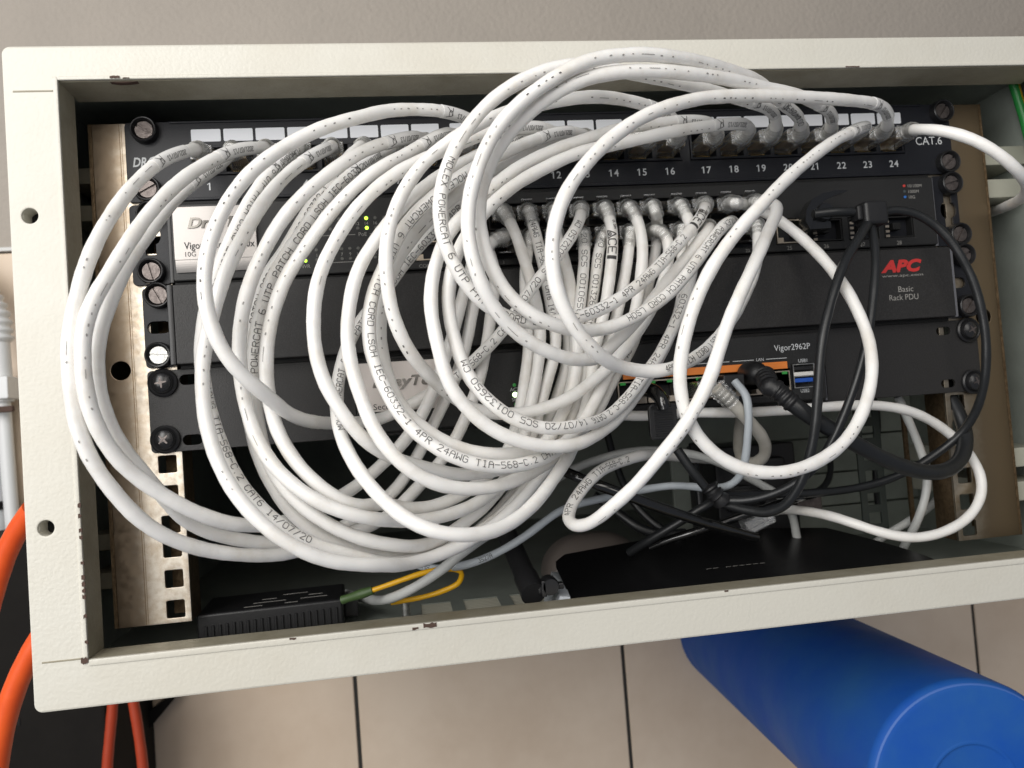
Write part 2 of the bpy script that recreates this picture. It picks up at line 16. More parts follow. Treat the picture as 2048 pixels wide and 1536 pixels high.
 'm4': (('p', 15), ('s', 12), [(42.1,-13,-23),(42.4,-16,-23),(42.1,-18.9,-23),(39.4,-19.8,-22.8),(36.7,-20.6,-22.6),(33.2,-15,-20.1),(26.1,-11,-18.9),(18.4,-9.2,-19.4),(10.2,-9.5,-21),(1.2,-13.3,-23.7),(-8,-19.7,-27.3),(-16.6,-25.6,-30.9),(-24.6,-30.4,-34.4),(-32.4,-34.7,-38),(-40.3,-37.9,-42.1),(-48.2,-39.9,-46.7),(-55.7,-41.2,-52),(-62.8,-42.2,-57.9),(-69.7,-42.7,-64.1),(-76.4,-42.8,-70.3),(-83.1,-42.6,-76.6),(-89.7,-42.2,-82.8),(-96.1,-41.7,-89.3),(-102,-41.6,-96.1),(-107.6,-41.8,-103.1),(-113.5,-42.2,-109.9),(-119.3,-43,-116.6),(-124.4,-44.4,-123.8),(-128.6,-46.3,-131.6),(-131.7,-48.8,-139.6),(-133.7,-52,-147.7),(-134.6,-56.1,-155.5),(-134.8,-61.4,-162.4),(-134.1,-67.4,-168.9),(-132.6,-73.1,-175.5),(-129.9,-78.4,-182.3),(-126.5,-83.4,-188.9),(-122.4,-88.4,-195.1),(-117.7,-93.3,-201),(-112.7,-98.3,-206.1),(-107.2,-103,-210.7),(-100.6,-105.8,-214.9),(-92.9,-106.2,-218.3),(-84.6,-104.6,-220.4),(-76.5,-101.4,-221.3),(-68.9,-97,-221.1),(-61.7,-91.9,-219.6),(-55.2,-86.5,-217.2),(-49.1,-80.6,-214.1),(-43.6,-74.5,-210.6),(-38.5,-68.3,-206.8),(-33.6,-61.9,-202.9),(-28.8,-55.3,-199.1),(-24.2,-48.7,-195.2),(-19.9,-42.5,-190.7),(-15.9,-37.3,-185),(-12.1,-33.6,-178.1),(-8.6,-31.2,-170.4),(-5.7,-29.6,-162.3),(-3.5,-28.5,-154),(-1.9,-27.9,-145.6),(0.3,-27.5,-137.2),(3.3,-27.3,-128.9),(6.1,-27.2,-120.4),(8.5,-27.1,-111.7),(10.5,-27.3,-103),(12.2,-27.5,-94.2),(13.6,-27.4,-85.3),(14.3,-26.5,-76.6),(14.1,-22.4,-66),(13.9,-20.7,-63.7),(13.7,-18.9,-61.5),(13.7,-16,-61.2),(13.7,-13,-61.5)]),
 'n1': (('p', 17), ('s', 17), [(81.2,-13,-23),(81.4,-16,-23.1),(81.2,-19,-23),(80,-21.7,-22.6),(78.7,-24.3,-22.3),(75.4,-29.8,-22.1),(69.5,-36.7,-22.1),(61.9,-41.6,-22.8),(53.4,-44.8,-23.8),(44.7,-47.2,-25),(36,-49,-26.3),(27.4,-50.6,-27.6),(18.9,-52.3,-29.3),(10.5,-54,-31.5),(2.2,-55.6,-34.1),(-6.1,-57.1,-36.9),(-14.4,-58.4,-39.7),(-22.6,-59.7,-42.9),(-30.7,-61,-46.4),(-38.5,-62.3,-50.4),(-45.9,-63.5,-55.2),(-52.9,-64.7,-60.6),(-59.4,-66.1,-66.5),(-65.8,-67.7,-72.3),(-72,-69.6,-78.1),(-77.1,-72.2,-84.5),(-81.2,-75.4,-91.7),(-84.4,-78.6,-99.4),(-86.8,-81.6,-107.4),(-88.2,-84.2,-115.7),(-88.5,-86.4,-124.3),(-87.7,-88,-133),(-86.4,-89,-141.5),(-84.8,-89.3,-149.8),(-82,-88.9,-157.9),(-77.4,-88,-165.3),(-71.6,-87.1,-172),(-64.8,-86,-177.6),(-57.1,-84.7,-182),(-48.9,-82.9,-185.1),(-40.6,-80.3,-187.2),(-32.3,-76.9,-188),(-24.6,-72.4,-187.8),(-17.8,-66.8,-186.6),(-11.6,-60.5,-184.7),(-5.4,-54.3,-182.2),(1,-48.9,-178.9),(7.3,-44.3,-174.6),(13.5,-40.2,-169.4),(19.3,-36.5,-163.8),(25,-33.1,-157.8),(30.7,-30.4,-151.4),(35.9,-28.3,-144.5),(40.7,-26.8,-137.2),(45.2,-25.6,-129.5),(49,-24.6,-121.6),(51.7,-23.8,-113.3),(53.2,-23.2,-104.5),(53.8,-22.7,-95.7),(54.4,-22,-87),(55.6,-20.8,-79.3),(56.3,-19.9,-77.1),(57,-19,-75),(57.1,-16,-75),(57,-13,-75)]),
 'n2': (('p', 18), ('s', 18), [(98.2,-13,-23),(98.3,-16,-23),(98.2,-19,-23),(98,-21.9,-22.9),(97.5,-24.8,-22.9),(95.7,-30,-23),(90.9,-36.6,-23.6),(83.8,-41.2,-24.6),(75.6,-44.4,-25.9),(67.1,-47.1,-27.4),(58.6,-49.3,-29),(49.9,-51.3,-30.7),(41.3,-53.1,-32.5),(32.7,-55,-34.6),(24.2,-56.8,-36.8),(15.7,-58.8,-39),(7.1,-60.7,-41.1),(-1.4,-62.7,-43.2),(-9.8,-64.7,-45.7),(-18,-66.3,-48.9),(-26.1,-67.5,-52.6),(-34.1,-68.6,-56.6),(-41.9,-69.8,-61),(-49.2,-70.9,-66.1),(-56,-72,-71.8),(-62.3,-73.2,-78.1),(-68,-74.5,-85),(-72.8,-75.8,-92.4),(-76.5,-76.9,-100.4),(-78.9,-77.8,-109),(-80.1,-78.4,-117.8),(-79.8,-79.1,-126.6),(-78.6,-80.2,-135.2),(-76.9,-81.9,-143.4),(-74.3,-83.4,-151.3),(-70.1,-84.4,-158.8),(-64.5,-84.6,-165.6),(-57.8,-84,-171.3),(-50.3,-82.7,-175.6),(-42.3,-80.7,-178.4),(-34.1,-77.9,-179.5),(-26.2,-74.1,-179.5),(-18.9,-69.2,-179),(-12.3,-63.5,-178.3),(-5.8,-57.8,-176.7),(0.7,-52.7,-173.8),(7.1,-48.3,-169.7),(13.4,-44.5,-164.6),(19.3,-41,-158.9),(25.3,-37.9,-153.1),(31.1,-35.5,-147.1),(36.3,-33.9,-140.2),(41.2,-32.8,-132.7),(45.9,-31.8,-125),(50.2,-30.9,-117.1),(53.8,-29.9,-108.9),(56.6,-29.1,-100.4),(58.5,-28.2,-91.6),(59.4,-27.3,-82.8),(59,-25.6,-74.2),(57.9,-22.1,-66.3),(57.4,-20.6,-63.8),(57,-18.9,-61.5),(56.9,-16,-61.2),(57,-13,-61.5)]),
 'z1': (('p', 16), ('s', 15), [(59,-13,-23),(59.2,-16,-23),(59.1,-19,-23),(58,-21.8,-22.7),(56.9,-24.5,-22.4),(54.8,-29.3,-21.7),(50.9,-36.5,-20.7),(45.5,-42.9,-19.8),(38.7,-48.3,-19),(31.1,-52.9,-18.3),(23,-56.9,-17.8),(14.8,-60.5,-17.6),(6.9,-64.2,-18.1),(-0.7,-68.3,-19.3),(-8.6,-71.4,-20.8),(-17.1,-73.3,-22.4),(-25.8,-74.7,-24.3),(-34.5,-76,-26.4),(-43.2,-77.1,-28.6),(-51.6,-78.1,-31.6),(-59.7,-79,-35.2),(-67.6,-79.5,-39.5),(-75.2,-79.8,-44.2),(-82.4,-80.3,-49.6),(-88.8,-81.2,-55.7),(-94.3,-82.1,-62.7),(-98.9,-83.1,-70.2),(-102.6,-84.2,-78.2),(-105.3,-85.3,-86.5),(-106.8,-86.4,-95.2),(-107.3,-87.1,-104.1),(-107,-87.1,-112.9),(-105.9,-86,-121.6),(-103.7,-83.9,-129.9),(-100.5,-80.5,-137.4),(-96.6,-75.8,-143.7),(-92.3,-70.3,-149.1),(-87.6,-64.4,-154),(-82.5,-58.6,-158.6),(-76.9,-53.3,-162.9),(-70.3,-49,-166.7),(-62.6,-46.1,-169.4),(-54.1,-44.1,-170.8),(-45.4,-42.8,-171.1),(-36.6,-42.2,-170.2),(-27.9,-42,-168.1),(-19.6,-42,-165),(-11.7,-42,-160.8),(-4.3,-42,-155.8),(2.8,-41.9,-150.3),(9.4,-41.3,-144.4),(15.7,-40,-138.2),(21.6,-37.9,-131.8),(27.1,-35.2,-125.2),(32.3,-32.2,-118.6),(37,-29.1,-111.6),(41.2,-26.4,-104.2),(44.5,-24.2,-96.3),(46.6,-22.8,-88.1),(46.3,-21.6,-80.8),(44.4,-20.5,-77.2),(42.8,-19.7,-76),(41,-18.9,-75),(40.7,-16,-75),(41,-13,-75)]),
 'v1': (('p', 19), ('s', 20), [(115.3,-13,-23),(115.4,-16,-23),(115.3,-19,-23),(114.7,-21.8,-22.7),(114,-24.7,-22.3),(112.1,-30,-21.2),(107.9,-37.1,-19.2),(101.8,-42.9,-17.7),(94.5,-47.8,-17.2),(86.7,-52.1,-17.1),(78.7,-56.1,-16.9),(70.7,-60.1,-16.6),(62.7,-64.2,-16.3),(54.7,-68.2,-16.2),(46.6,-72.1,-16.1),(38.4,-75.7,-15.9),(30.1,-79.1,-15.6),(21.6,-82.1,-15.4),(13.1,-84.7,-14.9),(4.5,-87,-14.1),(-4.2,-88.8,-13.2),(-12.9,-90,-13),(-21.6,-91,-14.1),(-30.1,-91.9,-16.5),(-38.3,-92.6,-19.9),(-46.2,-93.3,-24.2),(-53.4,-94,-29.2),(-60.1,-94.7,-35.2),(-66,-95.4,-41.8),(-71.2,-96.2,-49),(-75.6,-97,-56.7),(-79,-97.8,-64.8),(-81.4,-98.7,-73.3),(-82.4,-99.6,-82.1),(-82,-100.1,-90.9),(-80,-100,-99.4),(-76.5,-99.1,-107.5),(-71.8,-97.6,-114.8),(-66,-95.6,-121.2),(-59,-93.3,-126.1),(-51.2,-91.2,-129.3),(-42.7,-89.4,-130.9),(-34,-87.5,-130.9),(-25.5,-85.1,-129.8),(-17.3,-82.4,-128),(-9.3,-79.6,-125.3),(-1.6,-76.6,-121.9),(5.7,-73.4,-117.9),(12.7,-69.9,-113.6),(19.4,-66.2,-109),(25.7,-62.2,-104.2),(31.8,-57.9,-99.2),(37.8,-53.6,-94.2),(43.7,-49.3,-89.1),(49.6,-45,-83.9),(55.3,-40.7,-78.6),(60.8,-35.9,-73.5),(65.5,-30.2,-68.6),(69.4,-23.7,-64.2),(70.5,-21.3,-62.8),(71.6,-18.9,-61.5),(71.8,-16,-61.3),(71.6,-13,-61.5)]),
 'v2': (('p', 20), ('s', 19), [(132.4,-13,-23),(132.6,-16,-23.1),(132.4,-19,-23),(131,-21.6,-22.6),(129.7,-24.2,-22.1),(126.9,-29,-21.2),(122.2,-35.9,-20),(116.3,-42,-19.1),(109.8,-47.5,-18.4),(103.3,-53.2,-17.7),(97.1,-59.1,-16.8),(90.9,-65,-15.9),(84.3,-70.6,-15),(77.4,-75.7,-14.6),(70.1,-80.5,-14.6),(62.7,-85,-14.7),(55,-89.3,-14.8),(47.2,-93.5,-15),(39.1,-97.6,-15.2),(30.6,-101.3,-15.4),(21.9,-104.3,-15.7),(13,-106.6,-16.1),(4,-108.5,-17.1),(-4.9,-110,-18.5),(-13.6,-111.2,-20.8),(-21.9,-112.2,-24.3),(-29.8,-112.9,-28.7),(-37.5,-113.3,-33.6),(-44.8,-113.2,-38.8),(-51.6,-112.8,-44.8),(-57.4,-112.2,-51.5),(-62.2,-111.5,-59.1),(-66,-110.8,-67.2),(-69.1,-110.1,-75.6),(-71,-109.6,-84.3),(-71.6,-109.2,-93.1),(-70.8,-108.6,-102),(-68.8,-107.3,-110.5),(-65.7,-105.3,-118.6),(-61.5,-102.7,-125.9),(-56.2,-99.8,-132.4),(-49.8,-96.8,-137.9),(-42.7,-93.9,-142.3),(-35.1,-90.9,-145.8),(-27.3,-87.5,-148.1),(-19.6,-83.3,-148.8),(-12.9,-78.1,-148),(-7.3,-71.9,-145.6),(-1.9,-66.1,-142.1),(4.2,-61.7,-137.6),(10.7,-58.4,-132.5),(17.1,-55.6,-126.9),(23.3,-53,-121),(29.4,-50.6,-114.8),(35.5,-48.3,-108.7),(41.7,-45.8,-102.6),(47.9,-43.2,-96.7),(54.2,-40.5,-90.9),(60.3,-37.5,-85.1),(65.7,-33.3,-80.2),(70.4,-24.5,-76),(71,-21.8,-75.4),(71.6,-19,-75),(71.7,-16,-74.9),(71.6,-13,-75)]),
 'v3': (('p', 21), ('s', 21), [(149.4,-13,-23),(149.6,-16,-23),(149.4,-19,-23),(148.3,-21.7,-22.9),(147.2,-24.5,-22.9),(144.8,-30.1,-22.8),(140.9,-38.1,-22.4),(135.7,-45.1,-21.5),(129.1,-51,-20.8),(121.7,-56.3,-20.5),(114.3,-61.6,-20.4),(106.9,-66.7,-20.4),(99,-71,-20.4),(90.7,-74.7,-20.5),(82.3,-78.5,-20.5),(73.9,-82.4,-20.5),(65.5,-86.3,-20.6),(57.1,-90.2,-20.8),(48.8,-93.8,-21.1),(40.5,-97,-21.5),(32.2,-99.8,-21.8),(23.7,-102.2,-22.1),(15.2,-104.1,-22.6),(6.6,-105.6,-23.3),(-2.1,-106.7,-24.4),(-10.7,-107.5,-26.1),(-19,-107.8,-28.7),(-27,-107.6,-32.3),(-34.7,-106.9,-36.6),(-41.8,-105.9,-41.7),(-48.4,-104.9,-47.6),(-54.2,-103.8,-54.2),(-59,-102.8,-61.5),(-62.7,-101.9,-69.4),(-64.9,-101.3,-77.9),(-65.6,-101,-86.6),(-64.7,-100.5,-95.4),(-62.5,-99.7,-103.9),(-59.1,-98.8,-112),(-54.3,-97.8,-119.3),(-48.1,-96.8,-125.4),(-40.9,-95.4,-130.2),(-33.3,-93.4,-133.4),(-26.2,-89.6,-135.1),(-19.7,-84.6,-135.5),(-12.4,-80.2,-135),(-4.5,-76.9,-133.7),(3.6,-73.9,-131.2),(11.4,-70.9,-128),(19,-67.9,-124.2),(26.3,-64.8,-120),(33.3,-61.6,-115.3),(39.7,-58.4,-110),(45.9,-55,-104.4),(51.9,-51.4,-98.6),(57.8,-47.8,-92.9),(63.6,-44.1,-87.1),(69.5,-40,-81.7),(75.2,-35.1,-77.4),(80.5,-28.9,-75.1),(83.6,-24.1,-74.7),(85,-21.6,-74.8),(86.4,-19,-75),(86.6,-16,-75),(86.4,-13,-75)]),
 'y1': (('p', 22), ('s', 22), [(166.4,-13,-23),(166.5,-16,-22.9),(166.5,-19,-23),(166.3,-21.9,-23.4),(166.1,-24.8,-23.8),(164.9,-30.1,-24.7),(161,-37.1,-26.7),(155,-42.7,-29.2),(148.2,-47.8,-32.2),(141.2,-52.4,-35.3),(134.1,-56.8,-38.6),(127,-61,-42.3),(120,-64.9,-46.3),(113,-68.7,-50.5),(106.1,-72.3,-54.9),(99.2,-75.8,-59.5),(92.4,-79.2,-64.2),(85.8,-82.8,-69),(79.3,-86.6,-73.9),(72.8,-90,-79),(66.2,-92.6,-84.4),(59.5,-94.5,-90.1),(53.1,-96.1,-96.1),(47,-97.4,-102.4),(41.2,-98.2,-109.2),(36.1,-98.4,-116.5),(31.7,-98.1,-124.3),(28.1,-97.3,-132.4),(25.2,-96,-140.8),(23.2,-94.5,-149.3),(22.2,-92.8,-158),(22.5,-91,-166.6),(24.2,-89.4,-175.2),(27.4,-88.1,-183.3),(32.2,-87.3,-190.7),(38.4,-86.9,-197),(45.7,-86.7,-202.1),(53.9,-86.6,-205.7),(62.6,-86.4,-207.6),(71.5,-85.9,-208.1),(80.4,-84.5,-207.2),(89.1,-82.2,-205.4),(97.5,-79.5,-202.7),(105.6,-76.8,-199),(113,-74.1,-194.1),(119.6,-71.4,-188.1),(125.4,-68.7,-181.1),(130.4,-65.9,-173.6),(134.5,-63,-165.4),(137.3,-59.9,-156.9),(138.9,-56.6,-148),(139.3,-52.9,-139.1),(138.8,-48.9,-130.2),(137.7,-44.7,-121.4),(136,-40.2,-112.8),(133.8,-35.2,-104.4),(131.3,-29.6,-96.2),(128.1,-24.4,-88.5),(123.6,-21,-81.6),(117.8,-19.2,-75.5),(111.6,-16.8,-69.7),(105.5,-13.6,-64.7),(99.1,-12.2,-61.7),(86.5,-24.7,-63.3),(86.4,-21.8,-62.4),(86.4,-19,-61.5),(86.4,-16,-61.3),(86.4,-13,-61.5)]),
 'z4': (('p', 23), ('s', 23), [(183.5,-13,-23),(183.7,-16,-23),(183.5,-19,-23),(182.5,-21.8,-23.1),(181.4,-24.6,-23.1),(179,-30,-22.7),(174.8,-37.3,-21.2),(169,-43.6,-19.7),(162,-48.9,-19.3),(154.3,-53.7,-19.7),(146.3,-57.9,-20.5),(138.1,-61.7,-21.3),(129.8,-65.3,-22.1),(121.4,-68.6,-22.8),(112.9,-71.8,-23.5),(104.3,-74.8,-24.2),(95.7,-77.6,-24.9),(87.1,-80.4,-25.7),(78.5,-83,-26.5),(70,-85.5,-27.3),(61.5,-88.1,-28.3),(53.1,-90.8,-29.6),(44.8,-93.8,-31.2),(36.7,-96.8,-33.5),(28.7,-99.7,-36.2),(20.7,-102.4,-39.2),(12.9,-104.9,-42.7),(5.3,-107.2,-46.9),(-1.9,-109.3,-51.7),(-8.9,-111.1,-57),(-15.4,-112.8,-62.9),(-21.5,-114.3,-69.3),(-27.1,-115.7,-76.2),(-31.7,-116.9,-83.6),(-35.2,-118.1,-91.7),(-37.5,-118.8,-100.2),(-38.3,-118.8,-109),(-37.6,-118.2,-117.8),(-35.3,-117,-126.3),(-31.7,-115.4,-134.2),(-26.8,-113.1,-141.2),(-21.1,-109.9,-147),(-15.2,-105.2,-150.9),(-9.2,-99.5,-153.3),(-2.4,-94.4,-154.9),(5.4,-90.3,-156.1),(13.6,-86.7,-156.4),(21.7,-83.1,-155.5),(29.7,-79.6,-153.4),(37.3,-76,-150.4),(44.4,-72.1,-146.6),(51,-68,-142.1),(57.2,-63.6,-137.3),(63.1,-59.1,-132.2),(68.8,-54.4,-127),(74.2,-49.7,-121.5),(79.4,-45.1,-115.8),(84.4,-40.7,-109.7),(88.9,-36.3,-103.3),(92.9,-32.2,-96.4),(96.1,-28.2,-89.1),(99.4,-22.4,-79.4),(100.2,-20.7,-77.2),(101,-19,-75),(101.1,-16,-74.8),(101,-13,-75)]),
 'x24': (('p', 24), None, [(200.6,-13,-23),(200.8,-16,-22.9),(200.6,-19,-23),(199.3,-21.5,-23.8),(198.2,-24.1,-24.6),(196.9,-29.3,-26.3),(197.2,-37,-29.1),(200.2,-44.3,-32.5),(204.9,-50.4,-36.7),(210.5,-55.1,-41.6),(216.8,-58.1,-47.1),(223.3,-59.5,-52.9),(230,-58.7,-58.1),(237,-55.6,-61.9),(243.7,-50.6,-64.3),(249.9,-44.4,-65.8),(255.5,-37.4,-66.6),(260.5,-29.9,-67),(264.9,-22.1,-66.8),(269.1,-14.1,-66.3),(273.1,-6.1,-65.5),(277,2,-64.7),(280.9,10.1,-63.7),(284.8,18.2,-62.8),(288.6,26.3,-61.7),(292.4,34.4,-60.6),(296.1,42.6,-59.4),(299.7,50.8,-58.1),(303.2,59,-56.7),(304.3,61.8,-56.3),(305.5,64.5,-55.8),(306.6,67.3,-55.4),(307.8,70,-54.9)]),
 'y2': (None, ('s', 24), [(117.1,70,-214.8),(114.8,68.2,-214.4),(112.5,66.3,-213.9),(110.2,64.4,-213.5),(107.9,62.6,-213),(103.2,58.9,-212.1),(96.3,53.3,-210.8),(89.3,47.9,-209.4),(82.2,42.5,-208.2),(75.1,37.2,-207),(67.9,31.9,-205.8),(60.7,26.6,-204.6),(53.7,21.1,-203.4),(47,15.3,-202.2),(40.5,9.3,-201.1),(34.2,2.9,-200.3),(28.1,-3.6,-200),(21.4,-9.5,-200.4),(14.2,-14.7,-201.3),(6.9,-19.7,-202.5),(0.3,-25.2,-203.9),(-5.8,-31,-206),(-11.9,-35.7,-209.7),(-18,-39.4,-214.8),(-23.2,-43,-220.5),(-25.7,-47.7,-225.7),(-23.9,-53.4,-228.4),(-19.3,-59.1,-227.6),(-14.4,-65,-224.1),(-10,-70.8,-219.5),(-4.9,-75.6,-214.5),(0.6,-79.7,-208.9),(5.8,-83.5,-202.8),(10.9,-87.2,-196.4),(16.1,-90.5,-189.9),(21.2,-93.4,-183.2),(25.9,-95.9,-176),(30.3,-97.8,-168.5),(34.3,-99,-160.6),(37.7,-99.5,-152.5),(41.2,-99.3,-144.4),(45.3,-98.1,-136.6),(50,-96.1,-129.3),(54.9,-93.3,-122.3),(60,-90.2,-115.6),(65.1,-86.8,-109),(70.2,-83,-102.6),(75.2,-78.8,-96.4),(80.2,-74.1,-90.6),(85.3,-68.9,-85.2),(90.1,-63.2,-80.3),(94.3,-56.7,-75.8),(97.6,-49.4,-72),(99.9,-41.3,-69),(101.2,-32.9,-66.5),(101.4,-24.5,-63.7),(101.2,-21.7,-62.6),(101,-19,-61.5),(101,-16,-61.3),(101,-13,-61.5)]),
}
